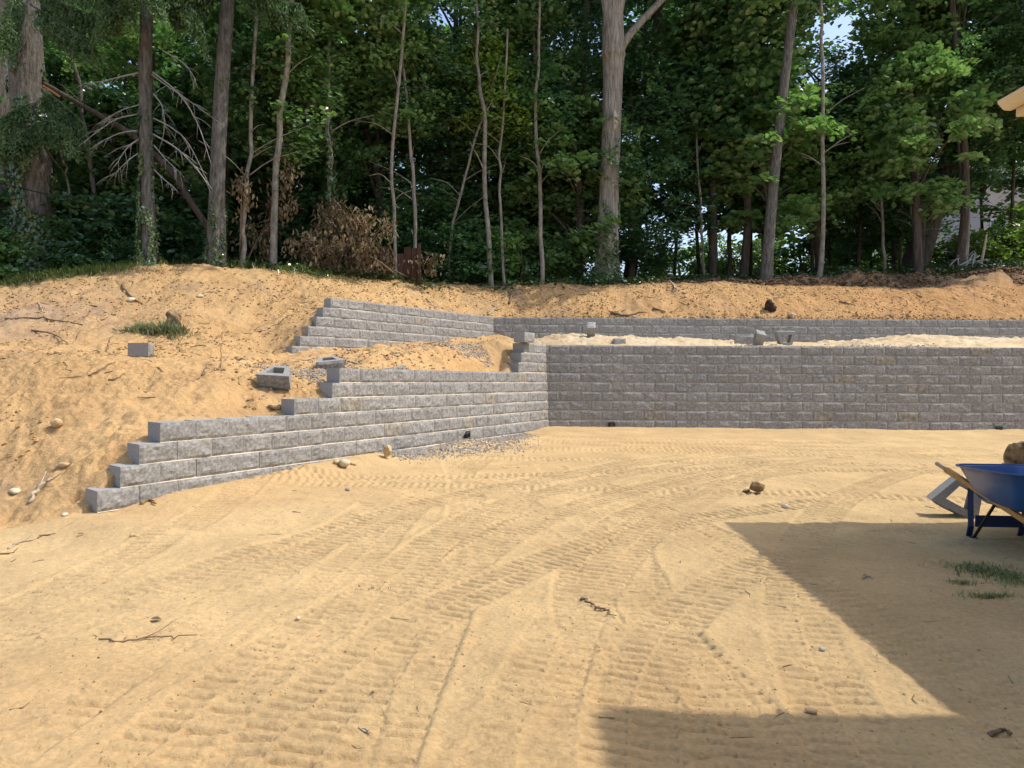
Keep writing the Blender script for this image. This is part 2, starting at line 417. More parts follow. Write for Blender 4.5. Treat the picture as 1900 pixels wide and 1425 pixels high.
# machine tracks: arcs (centre x, centre y, radius, angle0, angle1 in degrees, half width)
TRK = [(-60, 4, 57.2, -9, 6, 0.2), (-34, 6.0, 33.6, -10, 10, 0.20), (-34, 6.0, 34.9, -10, 9, 0.20), (26, 2.0, 26.7, 188, 164, 0.2), (26, 2.0, 25.4, 190, 160, 0.2),
       (60, 0.0, 61.9, 183, 172, 0.2), (60, 0.0, 60.6, 183, 172, 0.2), (40, 4.0, 41.2, 186, 168, 0.2), (-24, 1.0, 25.1, -4, 22, 0.2), (-24, 1.0, 26.4, -4, 22, 0.2),
       (-7, 3.5, 7.9, -16, 52, 0.19), (-7, 3.5, 9.15, -14, 50, 0.19), (4.5, 22.5, 9.6, 214, 292, 0.2), (4.5, 22.5, 8.4, 214, 292, 0.2),
       (5, 32, 19.5, 238, 290, 0.2), (5, 32, 20.8, 240, 288, 0.2), (6, 36, 22.5, 244, 296, 0.2), (6, 36, 23.8, 244, 296, 0.2), (-1, -14, 23.2, 66, 112, 0.2), (4, -10, 20.6, 60, 118, 0.2),
       (9, 2.0, 10.3, 190, 112, 0.2), (9, 2.0, 11.6, 188, 112, 0.2), (7.1, 4.6, 7.95, 196, 108, 0.20), (7.1, 4.6, 6.65, 200, 112, 0.20), (8.6, 3.2, 10.6, 184, 112, 0.19), (8.6, 3.2, 9.3, 186, 110, 0.19),
       (5.6, 2.2, 5.2, 190, 104, 0.2), (5.6, 2.2, 6.5, 188, 106, 0.2),
       (14, 1.0, 14.1, 184, 126, 0.2), (14, 1.0, 12.8, 186, 126, 0.2)]
def tracks(x, y):
    d = np.zeros_like(x); red = np.zeros_like(x)
    for i, (cx, cy, R, a0, a1, hw) in enumerate(TRK):
        dx = x-cx; dy = y-cy; r = np.hypot(dx, dy); t = r-R
        m = np.abs(t) < hw+0.12
        if not m.any(): continue
        am = (a0+a1)/2; ha = abs(a1-a0)/2
        ang = np.degrees(np.arctan2(dy[m], dx[m])); da = (ang-am+180) % 360-180
        end = 1-sst(np.abs(da), ha-6*8/R, ha)
        tt = t[m]; s = np.radians(da)*R; X = x[m]; Y = y[m]
        wear = np.clip(0.86+0.75*fbm(X*0.6+i*9, Y*0.6, 40+i, 3), 0.15, 1.0)*end*(0.45+0.55*sst(np.hypot(X+2.2, (Y-4.0)*0.8)+0.8*fbm(X*1.2, Y*1.2, 48, 2), 0.4, 1.6))
        inside = 1-sst(np.abs(tt), hw-0.03, hw+0.01)
        side = (tt > 0)*0.5
        ph = (s+0.02*np.abs(tt)+0.010*fbm(X*6, Y*6, 77, 2))/0.096+side*(i % 2)
        lug = np.floor(ph); fr = ph-lug-0.5
        dep = 0.55+0.65*vn(lug*3.7+i*11, side*8+i, 31)
        brk = 0.5+0.5*sst(vn(X*9+i, Y*9, 35), 0.12, 0.34)
        bar = -np.exp(-(fr/0.185)**2)*dep*brk
        prof = inside*(-0.005+0.033*bar*(np.abs(np.abs(tt)-hw*0.5) < hw*0.44))+0.004*inside*np.exp(-((np.abs(fr)-0.36)/0.12)**2)
        groove = -0.012*np.exp(-((np.abs(tt)-hw+0.005)/0.011)**2)*sst(vn(s*1.3+i, s*0+i, 36), 0.35, 0.7)
        prof = prof+groove
        ridge = 0.006*np.exp(-((np.abs(tt)-hw-0.025)/0.028)**2)*(0.6+0.8*vn(s*9, tt*4+i, 5))
        amp = 0.68+0.32*sst(np.hypot(X, Y), 3.5, 9.0)
        prof = prof*amp
        cur = d[m]; w = np.clip(inside*wear, 0, 1)*0.92
        d[m] = cur*(1-w)+(prof+ridge)*wear
        red[m] = np.maximum(red[m], inside*wear*(bar < -0.3)*0.5)
    return d, red

def softmax(a, b, k=0.12):
    h = np.clip(0.5+0.5*(a-b)/k, 0, 1)
    return b+(a-b)*h+k*h*(1-h)*0.5

def regions(x, y):
    p = np.stack([x, y], -1)
    u1 = -(p-C1)@D1; w1 = -(p-C1)@N1
    u2 = -(p-C2)@D2; w2 = -(p-C2)@N2
    lower_behind = (w1 > 0.16) | (y > 16.86)
    upper_behind = (w2 > 0.16) | (y > 20.46)
    return u1, w1, u2, w2, lower_behind, upper_behind

def height(x, y, micro=True):
    x = np.asarray(x, float); y = np.asarray(y, float)
    cx = np.clip(x, -15, 16.5); cy = np.clip(y, 6.0, 26.2)
    u1, w1, u2, w2, lb, ub = regions(x, y)
    zf = lot_z(x, y)
    ad = np.abs(w1)
    zf = zf+0.13*np.exp(-(np.maximum(-w1-0.05, 0)/0.35)**2)*sst(u1, 1.5, 4)*(1-sst(u1, U1END-0.9, U1END-0.1))*(0.35+1.0*vn(u1*0.8, u1*0, 3)) \
        + 0.05*np.exp(-((16.7-y)/0.5)**2)*(x > 0.5)*(0.3+1.1*vn(x*0.7, y*0, 9))
    zf = zf+0.05*fbm(x*0.25, y*0.25, 21, 2)
    zb = TB(cx, cy); zu = TU(cx, cy)
    # keep the fill behind the walls below the coping
    zb = np.where((w1 < 0.5) & (u1 < U1END+0.1) & (y < 16.9), np.minimum(zb, ZS1(u1)+0.10*np.clip(w1-0.3, 0, 1)), zb)
    zl = softmax(zf, zb)
    wl = sst(u1, U1END-0.05, U1END+0.5)
    front = zf*(1-wl)+zl*wl
    z = np.where(lb, zb, front)
    z = np.where(ub & lb, zu, z)
    # undercut topsoil step along the wood edge on the right
    yc = 24.15+0.35*fbm(x*0.6, x*0, 61, 3)+0.16*fbm(x*3.1, y*2.0, 65, 3)
    hstep = 0.08+0.42*sst(x, 4.5, 12.5)+0.14*fbm(x*0.8, x*0, 62, 3)+0.10*fbm(x*2.7, y*2.2, 68, 3)
    stp = hstep*sst(y, yc-0.22, yc+0.16)*sst(x, 1.0, 5.0)
    z = z+np.where(ub, stp*(1+0.12*np.clip(y-24.3, 0, 3)*sst(x, 6, 14)), 0)
    z = z+0.118*np.clip(y-26.2, 0, 14)
    if not micro: return z
    n1 = fbm(x*1.3, y*1.3, 1, 4); n2 = fbm(x*5.5, y*5.5, 2, 3); n3 = fbm(x*17, y*17, 3, 2)
    bank = np.where(lb, 1.0, wl*sst(y+0.35*fbm(x*1.1, y*1.1, 88, 3), 6.7, 7.9)*sst(-x, 2.0, 3.6))
    near = np.clip(1-np.hypot(x, y)/40, 0, 1)
    lump = np.clip(vn(x*6.3, y*6.3, 15)-0.62, 0, 1)*np.clip(vn(x*0.6, y*0.6, 16)*2-0.5, 0, 1)
    edge = np.where(lb & ~ub & (y < 16.9), 0.25+0.75*sst(w1, 0.2, 0.7), np.where(lb & ~ub, sst(y, 16.9, 17.5), 1.0))
    terr = lb & ~ub & (x > 0.2)
    rough_amp = np.where(ub, 0.085, np.where(terr, 0.04, 0.06))
    pit = np.clip(vn(x*9.1+3, y*9.1, 18)-0.66, 0, 1)
    n4 = fbm(x*10.5, y*10.5, 19, 2)
    mb = rough_amp*n1+0.045*n2+0.018*n3+0.020*np.abs(n4)+0.13*lump-0.11*pit
    gul = np.where(lb & ~terr, -0.08*np.clip(fbm(x*2.2+0.6*n1, y*0.55, 33, 3)-0.05, 0, 1), 0)
    mf = 0.012*n1+0.009*n2+0.006*n3+0.05*lump*0.3+0.006*np.abs(n4)
    tr, _ = tracks(x, y)
    lotmask = np.where(lb, 0.0, 1-0.8*bank)
    foot = 0.010*np.clip(fbm(x*7.5, y*7.5, 91, 2)-0.1, 0, 1)*sst(-x, 0.5, 2.5)
    z = z+bank*(mb+gul)*edge*(y < 30)+lotmask*(mf+tr*sst(np.hypot(x, y), 1.0, 1.8)-foot)
    return z

def soil(x, y):
    u1, w1, u2, w2, lb, ub = regions(x, y)
    wl = sst(u1, U1END-0.2, U1END+0.6)
    bank = np.where(lb, 1.0, wl*sst(y+0.4*fbm(x*1.1, y*1.1, 88, 3), 6.8, 8.2)*sst(-x, 2.0, 3.6))
    sand = np.array([0.480, 0.342, 0.174]); ora = np.array([0.462, 0.286, 0.128]); red = np.array([0.385, 0.215, 0.092])
    pale = np.array([0.56, 0.46, 0.305]); topsoil = np.array([0.19, 0.125, 0.075]); floor = np.array([0.055, 0.045, 0.025])
    n = np.clip(0.5+0.6*fbm(x*0.5, y*0.5, 55, 4), 0, 1)[..., None]
    n2 = np.clip(0.5+0.8*fbm(x*1.7, y*1.7, 56, 4), 0, 1)[..., None]
    c = sand*(0.94+0.12*n)
    warm = sst(np.asarray(fbm(x*0.35+3, y*0.35, 57, 3)), 0.05, 0.5)[..., None]
    c = c*(1-0.45*warm)+0.45*warm*np.array([0.45, 0.295, 0.14])
    _, rd = tracks(x, y)
    c = c*(1-0.35*rd[..., None])+0.35*rd[..., None]*np.array([0.39, 0.25, 0.115])
    cb = ora*(0.90+0.2*n)*(1-0.35*n2)+sand*0.35*n2*1.02
    b = bank[..., None]; c = c*(1-b)+cb*b
    terr = (lb & ~ub & (y > 16.8)) | (lb & ~ub & (w1 > 0) & (u1 < 4.5) & (w2 < 0))
    t = (terr*sst(x, -0.6, 1.2))[..., None]*(0.55+0.45*n2)
    c = c*(1-t)+pale*t
    r = (ub*sst(x, -3, 4)*sst(y, 19, 20.5))[..., None]*(0.35+0.5*sst(x, 4, 12)[..., None])
    c = c*(1-r)+red*(0.92+0.2*n)*r
    # grey-brown old topsoil on the left mound
    g = (lb*np.exp(-(((x+10.6)/2.6)**2+((y-16.0)/1.7)**2)))[..., None]*np.clip(0.2+1.2*n2, 0, 1)
    c = c*(1-0.75*g)+0.75*g*np.array([0.33, 0.235, 0.165])
    g2 = np.clip(fbm(x*0.9, y*0.9, 71, 4)-0.22, 0, 1)[..., None]*b*1.3
    c = c*(1-g2)+g2*np.array([0.30, 0.205, 0.13])
    # dark lip and forest floor
    yl = np.where(x < -5, 19.1+0.02*(x+10)**2, np.where(x < 0, 20.3+0.45*(x+5), 22.9))+0.25*fbm(x*1.1, y*1.1, 63, 3)
    lip = sst(y, yl-0.05, yl+0.5)[..., None]*ub[..., None]*sst(x, -4, 3)[..., None]
    c = c*(1-0.8*lip)+0.8*lip*topsoil*(0.7+0.6*n2)
    tan = (np.exp(-((y-24.75)/0.45)**2)*sst(x, 5, 9)*ub)[..., None]
    c = c*(1-0.75*tan)+0.75*tan*np.array([0.40, 0.29, 0.17])
    yf = np.where(x < 0, np.where(x < -5, 20.0, 20.6+0.42*(x+5)), 23.3+1.9*sst(x, 2, 7))+0.5*fbm(x*0.9, y*0.9, 64, 3)
    fl = sst(y, yf, yf+0.6)[..., None]
    c = c*(1-fl)+fl*floor*(0.7+0.8*n2)
    return np.clip(c, 0.01, 0.8)

def hz(x, y):
    return float(height(np.array([float(x)]), np.array([float(y)]))[0])
def on_ground(px, py, Y0=3.0, Y1=26.0):
    """where the sight line through a pixel meets the ground"""
    Y = np.linspace(Y0, Y1, 900); k = (px-950)/FPX
    g = height(k*Y, Y); z = EYE+(hor(px)-py)/FPX*Y
    hit = np.nonzero(g >= z)[0]
    i = hit[0] if len(hit) else len(Y)-1
    return float(k*Y[i]), float(Y[i]), float(g[i])

th = np.radians(np.r_[np.linspace(-180, -41, 34)[:-1], np.linspace(-41, 41, 660), np.linspace(41, 180, 34)[1:-1]])
rs = np.r_[np.linspace(0.15, 2.3, 26)[:-1], np.geomspace(2.3, 17.5, 930)[:-1], np.geomspace(17.5, 27, 190)[:-1], np.geomspace(27, 700, 60)]
RR, TT = np.meshgrid(rs, th, indexing='ij')
GX = RR*np.sin(TT); GY = RR*np.cos(TT)
GZ = height(GX, GY); GC = soil(GX, GY)
nr, ntt = GX.shape
ii = np.arange(nr-1)[:, None]*ntt; jj = np.arange(ntt)[None]
gq = np.stack([ii+jj, ii+ntt+jj, ii+ntt+(jj+1) % ntt, ii+(jj+1) % ntt], -1).reshape(-1, 4)[:, ::-1]
gv = np.c_[GX.ravel(), GY.ravel(), GZ.ravel()]
gme = mesh_np("ground", gv, [gq, np.arange(ntt)[None]], True)
ca = gme.color_attributes.new("soil", 'FLOAT_COLOR', 'POINT')
_u1, _w1, _u2, _w2, _lb, _ub = regions(GX, GY)
GA = np.where(_lb, 1.0, sst(_u1, U1END-0.2, U1END+0.6)*sst(GY+0.4*fbm(GX*1.1, GY*1.1, 88, 3), 6.6, 7.8)*sst(-GX, 2.0, 3.6))
GA = GA*(0.30+0.70*sst(fbm(GX*0.55+2, GY*0.55, 24, 4), -0.25, 0.35))
GA = GA*(1-0.65*np.exp(-((GY-12.3)/1.3)**2)*(GX < -3))
GA = np.where(_ub & (GX > -1), np.maximum(GA, 0.55+0.35*sst(GX, 4, 10)), GA)
GA = np.where(_lb & ~_ub & (GX > 0.6), 0.35, GA)
GA = np.maximum(GA, 0.06+0.22*sst(fbm(GX*0.6, GY*0.6, 23, 3), 0.1, 0.5))
ca.data.foreach_set("color", np.c_[GC.reshape(-1, 3), GA.ravel()].astype(np.float32).ravel())
ground = link("ground", gme, M['soil'])
tag(ground, kind="structure")

# ------------------------------------------------------------------ retaining wall blocks
def block_mesh(name, seed, w=BW-0.0035, h=BH-0.004, d=0.30, back=0.27, nx=13, nz=7, relief=0.023):
    r = np.random.default_rng(seed)
    xs = np.linspace(-w/2, w/2, nx); zs = np.linspace(0, h, nz)
    X, Z = np.meshgrid(xs, zs, indexing='ij')
    ed = np.minimum(np.minimum(X+w/2, w/2-X)/0.010, np.minimum(Z, h-Z)/0.009); ed = np.clip(ed, 0, 1)
    ox, oz = r.uniform(0, 900, 2)
    sx, sz = r.uniform(-0.5, 0.5, 2)
    f = 0.58+0.55*fbm(X*7+ox, Z*11+oz, seed, 2)+0.35*fbm((X+Z*0.8)*22+ox, (Z-X*0.5)*17+oz, seed+3, 2)+sx*X+sz*(Z-h/2)*2
    f = f+0.10*(r.random(X.shape)-0.5)
    Yv = -relief*np.clip(f, 0.08, 1.3)*ed
    if True:
        X = X+0.004*(r.random(X.shape)-0.5)*(ed > 0.9); Z = Z+0.004*(r.random(X.shape)-0.5)*(ed > 0.9)
    v = np.stack([X, Yv, Z], -1).reshape(-1, 3)
    idx = np.arange(nx*nz).reshape(nx, nz)
    q = np.stack([idx[:-1, :-1], idx[1:, :-1], idx[1:, 1:], idx[:-1, 1:]], -1).reshape(-1, 4)
    mb = MB(); mb.add(v, q)
    b = back/2
    bx = [(-w/2, 0), (w/2, 0), (b, d), (-b, d)]
    vv = [(x, y, 0) for x, y in bx]+[(x, y, h) for x, y in bx]
    mb.add(vv, [[4, 5, 6, 7], [3, 2, 1, 0], [1, 2, 6, 5], [2, 3, 7, 6], [3, 0, 4, 7]])
    me = mb.data(name)
    me.materials.append(M['block']); me.materials.append(M['block_smooth'])
    mi = np.zeros(len(me.polygons), dtype=np.int32); mi[-5:] = 1
    me.polygons.foreach_set("material_index", mi)
    return me
BV = [block_mesh("block", 100+i) for i in range(26)]
BV[-1].materials[0] = M['block_stained']

def seam_mesh(L, seed):
    """thin line of blown sand lying on the ledge of one course"""
    r = np.random.default_rng(seed)
    n = max(6, int(L/0.05)); x = np.linspace(0, L, n)
    hh = 0.0040+0.0075*np.clip(vn(x*2.1, x*0, seed)+0.35*vn(x*13, x*0, seed+1)-0.25, 0, 1)
    dd = 0.009+0.013*vn(x*3.7, x*0, seed+2)
    v = np.concatenate([np.c_[x, -dd, 0*x], np.c_[x, -dd*0.5, hh], np.c_[x, 0*x+0.035, hh*1.02]])
    i = np.arange(n-1)
    q = np.concatenate([np.c_[i, i+1, n+i+1, n+i], np.c_[n+i, n+i+1, 2*n+i+1, 2*n+i]])
    return mesh_np("sand_seam", v, q)

def build_wall(name, label, C, D, N, courses, zbase, length0, label_cat="retaining wall"):
    """courses: {k: (u_start, u_end)}: blocks run from the near end to the inner corner; u is metres from the corner"""
    ang = math.atan2(D[1], D[0])
    root = empty(name, (C[0], C[1], zbase), ang, label, label_cat)
    for k, (us, ue) in sorted(courses.items()):
        u = us
        while u > ue:
            o = bpy.data.objects.new("block", random.choice(BV)); COL.objects.link(o); o.parent = root
            o.location = (-(u-BW/2), -(-SET*k)+random.uniform(-0.003, 0.003), BH*k+0.0015*(k % 2))
            if random.random() < 0.5: o.rotation_euler = (0, 0, random.uniform(-0.004, 0.004))
            u -= BW
        s = bpy.data.objects.new("sand_seam", seam_mesh(us-max(u, ue), 300+k)); COL.objects.link(s); s.parent = root
        s.data.materials.append(M['dust']); s["kind"] = "stuff"
        s.location = (-us, SET*k+0.006, BH*k-0.004)
    return root

# in the wall's local frame x runs along D (to the corner), front faces -y -> N must equal local -y
wall_side = build_wall("retaining_wall", "lower split-face block retaining wall stepping up along the left of the lot",
                       C1, D1, N1, {k: (u, -0.35) for k, u in ST1.items()}, Z0-BH, 0)
cor = {}
for k in range(0, 9):
    off = (0.31 if k % 2 == 0 else 0.31-BW/2)
    cor[k] = (0.62+off-BW*1, -13.2)
wall_back = build_wall("retaining_wall", "long tall block retaining wall across the back of the lot, nine courses high",
                       np.array([0.81, 16.7]), np.array([1.0, 0.0]), np.array([0, -1.0]), cor, Z0, 0)
wall_up_side = build_wall("retaining_wall", "upper block wall slanting down its stepped left end below the mound",
                          C2, D2, N2, {k: (u, -0.3) for k, u in ST2.items()}, ZB2, 0)
cu = {k: (0.45-(BW/2 if k % 2 else 0), -16.2) for k in range(2, 6)}
wall_up_back = build_wall("retaining_wall", "low upper block wall behind the sandy terrace, below the orange bank",
                          np.array([-0.47, 20.3]), np.array([1.0, 0.0]), np.array([0, -1.0]), cu, ZB2-0.002, 0)

# ------------------------------------------------------------------ foliage
def leaves_np(c, nrm, dirs, size, fold=0.25, wide=1.0):
    """leaf blades: c centres (N,3), nrm blade normals, dirs tip directions, size (N,)"""
    n = len(c)
    d = dirs-(dirs*nrm).sum(1)[:, None]*nrm; d /= np.linalg.norm(d, axis=1)[:, None]+1e-9
    s = np.cross(nrm, d)
    S = size[:, None]
    pts = []
    for (a, b, f) in [(-0.5, 0, 0), (-0.25, 0.30*wide, fold), (0.10, 0.36*wide, fold), (0.55, 0, 0), (0.10, -0.36*wide, fold), (-0.25, -0.30*wide, fold)]:
        pts.append(c+S*(d*a+s*b+nrm*f*abs(b)))
    v = np.stack(pts, 1).reshape(-1, 3)
    k = np.arange(n)[:, None]*6
    q = np.concatenate([k+np.array([[0, 5, 4, 3]]), k+np.array([[0, 3, 2, 1]])])
    return v, q

def unit(v): return v/(np.linalg.norm(v, axis=-1, keepdims=True)+1e-9)

def spray_leaves(r, centres, outw, per, rad, lsize, droop=0.35, thick=0.16):
    """flat leaf sprays round branch tips"""
    n = len(centres)
    a = r.uniform(0, 2*np.pi, (n, per)); q = np.sqrt(r.random((n, per)))
    rr = rad*(0.6+0.8*r.random((n, 1)))
    ax = unit(outw+0.4*r.normal(size=(n, 3))); ax[:, 2] *= 0.3; ax = unit(ax)
    sd = unit(np.cross(ax, np.array([0, 0, 1.0])))
    x = q*np.cos(a)*rr*1.25; y = q*np.sin(a)*rr*0.85
    p = centres[:, None]+x[..., None]*ax[:, None]+y[..., None]*sd[:, None]
    p[..., 2] += -droop*(x**2+y**2)/rr+thick*rr*r.normal(size=(n, per))
    p = p.reshape(-1, 3); m = len(p)
    nr = unit(np.c_[0.5*r.normal(size=(m, 2)), 0.75+0.35*r.random(m)]+np.array([0.1, -0.25, 0]))
    dr = unit(np.repeat(ax, per, 0)+np.c_[0.9*r.normal(size=(m, 2)), -0.4*r.random(m)])
    return leaves_np(p, nr, dr, lsize*(0.65+0.7*r.random(m)))

def crown_mesh(name, seed, rx, h, nspray, per, lsize, rad=0.55, hollow=0.35, topheavy=0.5, limbs=12):
    """broadleaf crown: leaf mesh and limb mesh, base at z=0, height h, radius rx"""
    r = np.random.default_rng(seed)
    pts = []
    ox, oy = r.uniform(0, 500, 2)
    while len(pts) < nspray:
        t = r.random(); a = r.uniform(0, 2*np.pi)
        prof = math.sin(math.pi*min(1, (t*(1-topheavy*0.35)+0.12)))**0.7
        lim = rx*prof*(0.72+0.5*vn(np.array([a*1.3+ox]), np.array([t*4+oy]), seed)[0])
        q = r.random()**0.5
        if q < hollow*r.random(): continue
        p = np.array([math.cos(a)*lim*q, math.sin(a)*lim*q, t*h])
        g = vn(np.array([p[0]*0.9+ox]), np.array([p[2]*0.9+oy+p[1]*0.6]), seed+9)[0]
        if g < 0.47: continue
        pts.append(p)
    C = np.array(pts)
    out = unit(np.c_[C[:, :2], 0.15*np.ones(len(C))])
    v, q = spray_leaves(r, C, out, per, rad, lsize)
    lm = mesh_np(name, v, q)
    mb = MB()
    for i in range(limbs):
        p = C[r.integers(len(C))]
        z0 = max(0.0, p[2]-0.45*np.hypot(p[0], p[1])-r.uniform(0.2, 1.0))
        path = spline([(0, 0, z0), (p[0]*0.4, p[1]*0.4, z0+(p[2]-z0)*0.55), p], 7)
        mb.tube(path, np.linspace(0.05, 0.012, 7)*(0.6+rx/6), 5)
    mb.tube(spline([(0, 0, -0.2), (0.1, 0.05, h*0.4), (0, 0.1, h*0.85)], 7), np.linspace(0.10, 0.02, 7)*(0.5+rx/6), 6)
    return lm, mb.data("limbs")

CR = []
for i, (rx, h, ns, per, ls) in enumerate([(3.0, 7.5, 330, 40, 0.18), (2.6, 6.5, 290, 52, 0.125), (3.6, 9.0, 400, 40, 0.19), (2.2, 5.5, 190, 36, 0.21),
                                          (3.2, 8.0, 240, 36, 0.175), (1.6, 3.6, 115, 40, 0.16), (4.2, 9.5, 400, 38, 0.22)]):
    CR.append(crown_mesh("crown", 500+i, rx, h, ns, per, ls))
SHR = [crown_mesh("foliage", 560+i, rx, h, ns, 34, ls, rad=0.38, hollow=0.1, topheavy=0.9, limbs=7)
       for i, (rx, h, ns, ls) in enumerate([(1.1, 1.5, 75, 0.11), (0.8, 1.9, 65, 0.12), (1.5, 1.2, 85, 0.10)])]

for a, b in CR+SHR:
    b.materials.append(M['bark_dark']); a.materials.append(M['leaf_dark'])
def dress(o, key):
    o.material_slots[0].link = 'OBJECT'; o.material_slots[0].material = M[key]

def put_crown(root, idx, loc, sc, rz, key='leaf_dark', flat=1.0):
    a, b = CR[idx]
    o = link("crown", a, None, root); dress(o, key); o.location = loc; o.scale = (sc, sc, sc*flat); o.rotation_euler = (0, 0, rz)
    l = link("limbs", b, None, o)
    l["kind"] = "stuff"
    return o

def trunk_mesh(path, rad, sides=12, seed=0, wob=0.06, n=26):
    P = spline(path, n); R = np.interp(np.linspace(0, 1, n), np.linspace(0, 1, len(rad)), rad)
    v, q, _ = tube_np(P, R, sides)
    r = np.random.default_rng(seed)
    c = np.repeat(P, sides, 0); d = v-c
    a = np.tile(np.arange(sides), n)
    f = 1+wob*(fbm(a*0.9, np.repeat(np.arange(n), sides)*0.35, seed, 2))
    return mesh_np("trunk", c+d*f[:, None], q, True), P, R

def world_path(pts, Y, top=None, lean=0.0):
    """trunk path from (px,py) pairs at depth Y, base first"""
    P = [A(px, py, Y+lean*i) for i, (px, py) in enumerate(pts)]
    P[0] = (P[0][0], P[0][1], hz(P[0][0], P[0][1])-0.15)
    if top:
        d = np.array(P[-1])-np.array(P[-2]); d = d/max(d[2], 0.1)
        P.append(tuple(np.array(P[-1])+d*top))
    return P

def ivy_mesh(P, R, z0, z1, n, seed, side=None, size=0.075, bulge=0.05):
    r = np.random.default_rng(seed)
    z = z0+(z1-z0)*r.random(n)**1.35
    cx = np.interp(z, P[:, 2], P[:, 0]); cy = np.interp(z, P[:, 2], P[:, 1]); rr = np.interp(z, P[:, 2], R)
    a = r.uniform(0, 2*np.pi, n) if side is None else side[0]+side[1]*r.normal(size=n)
    keep = vn(a*2.2+seed, z*1.6, seed) > 0.30+0.35*(z-z0)/(z1-z0)
    z, cx, cy, rr, a = z[keep], cx[keep], cy[keep], rr[keep], a[keep]; m = len(z)
    o = np.c_[np.cos(a), np.sin(a), 0*a]
    c = np.c_[cx, cy, z]+o*(rr+0.01+bulge*r.random(m)*(1.2-(z-z0)/(z1-z0)))[:, None]
    nr = unit(o+0.45*r.normal(size=(m, 3))); dr = unit(np.c_[0.7*r.normal(size=(m, 2)), -0.8*np.ones(m)])
    v, q = leaves_np(c, nr, dr, size*(0.6+0.8*r.random(m)), 0.1)
    return mesh_np("ivy", v, q)

def tree(name, label, pts, Y, rad, bark, top=6.0, crowns=(), ivy=None, sides=12, group=None, seed=None, lean=0.0, cat="tree"):
    seed = seed or int(pts[0][0])+7
    P = world_path(pts, Y, top, lean)
    base = np.array(P[0])
    root = empty(name, tuple(base+np.array([0, 0, 0.15])), 0, label, cat, group)
    L = [tuple(np.array(p)-base-np.array([0, 0, 0.15])) for p in P]
    thin = rad[0] < 0.12
    if thin:
        rg = np.random.default_rng(seed)
        L = [tuple(np.array(p)) for p in spline(L, 14)]
        L = [L[0]]+[(p[0]+rg.normal()*0.022, p[1]+rg.normal()*0.022, p[2]) for p in L[1:]]
    me, C, R = trunk_mesh(L, rad, sides, seed, n=40 if thin else 26)
    tk = link("trunk", me, M[bark], root)
    if thin:
        for k in range(6):
            i = int(rg.integers(12, 34)); a = rg.uniform(0, 6.28); q = rg.uniform(0.5, 1.5)
            d = np.array([math.cos(a), math.sin(a)*0.6, 0.55])
            MB().tube(spline([C[i], C[i]+d*q*0.45+np.array([0, 0, 0.05]), C[i]+d*q+np.array([0, 0, -0.1*q])+rg.normal(size=3)*0.08], 7), np.linspace(R[i]*0.38, 0.006, 7), 5).build("twig", M[bark], root, True)
    for (idx, zz, sc, key) in crowns:
        zc = np.clip(zz, C[0, 2], C[-1, 2])
        loc = (np.interp(zc, C[:, 2], C[:, 0])+random.uniform(-.3, .3), np.interp(zc, C[:, 2], C[:, 1])+(0.95 if idx == 5 else 0.4), zz)
        put_crown(root, idx, loc, sc, random.uniform(0, 6.28), key)
    if ivy:
        link("ivy", ivy_mesh(C, R, *ivy), M['leaf_ivy'], root)
    return root, C, R, base+np.array([0, 0, 0.15])

# --- the trunks one can pick out along the edge of the wood
t_big, Cb, Rb, Bb = tree("maple_tree", "tall thick grey-barked tree with a forked top, ivy round its base",
    [(1125, 527), (1126, 430), (1131, 250), (1134, 120), (1133, 60)], 24.0, [0.46, 0.36, 0.30, 0.29, 0.32, 0.38, 0.3, 0.2], 'bark_grey', 7.0,
    crowns=[(6, 11.5, 1.0, 'leaf_dark'), (2, 12.0, 0.9, 'leaf_mid')], ivy=(-0.1, 2.6, 1500, 3, (-1.2, 0.75), 0.085, 0.07), sides=18, seed=3)
# forked limb of the big tree
def limb(root, base, pts, Y, rads, bark, name="branch", sides=8, n=14):
    P = spline([np.array(A(px, py, Y+dy))-base for px, py, dy in pts], n)
    R = np.interp(np.linspace(0, 1, n), np.linspace(0, 1, len(rads)), rads)
    mb = MB(); mb.tube(P, R, sides)
    return mb.build(name, M[bark], root, True)
limb(t_big, Bb, [(1142, 110, 0), (1156, 78, 0.0), (1185, 42, 0.1), (1225, 0, 0.3), (1290, -70, 0.6)], 24.0, [0.10, 0.13, 0.11, 0.10, 0.07], 'bark_grey')
limb(t_big, Bb, [(1126, 40, -0.1), (1118, -10, -0.1), (1095, -90, -0.2)], 24.0, [0.17, 0.18, 0.12], 'bark_grey')
limb(t_big, Bb, [(1138, 45, -0.1), (1146, -10, -0.1), (1150, -90, -0.2)], 24.0, [0.17, 0.18, 0.12], 'bark_grey')
mb = MB()
mb.tube(spline([np.array(A(1136, 205, 23.71))-Bb, np.array(A(1139, 222, 23.70))-Bb, np.array(A(1136, 245, 23.715))-Bb], 8), [0.01, 0.05, 0.075, 0.085, 0.08, 0.07, 0.045, 0.01], 8)
mb.build("bark_scar", M['bark_scar'], t_big, True)

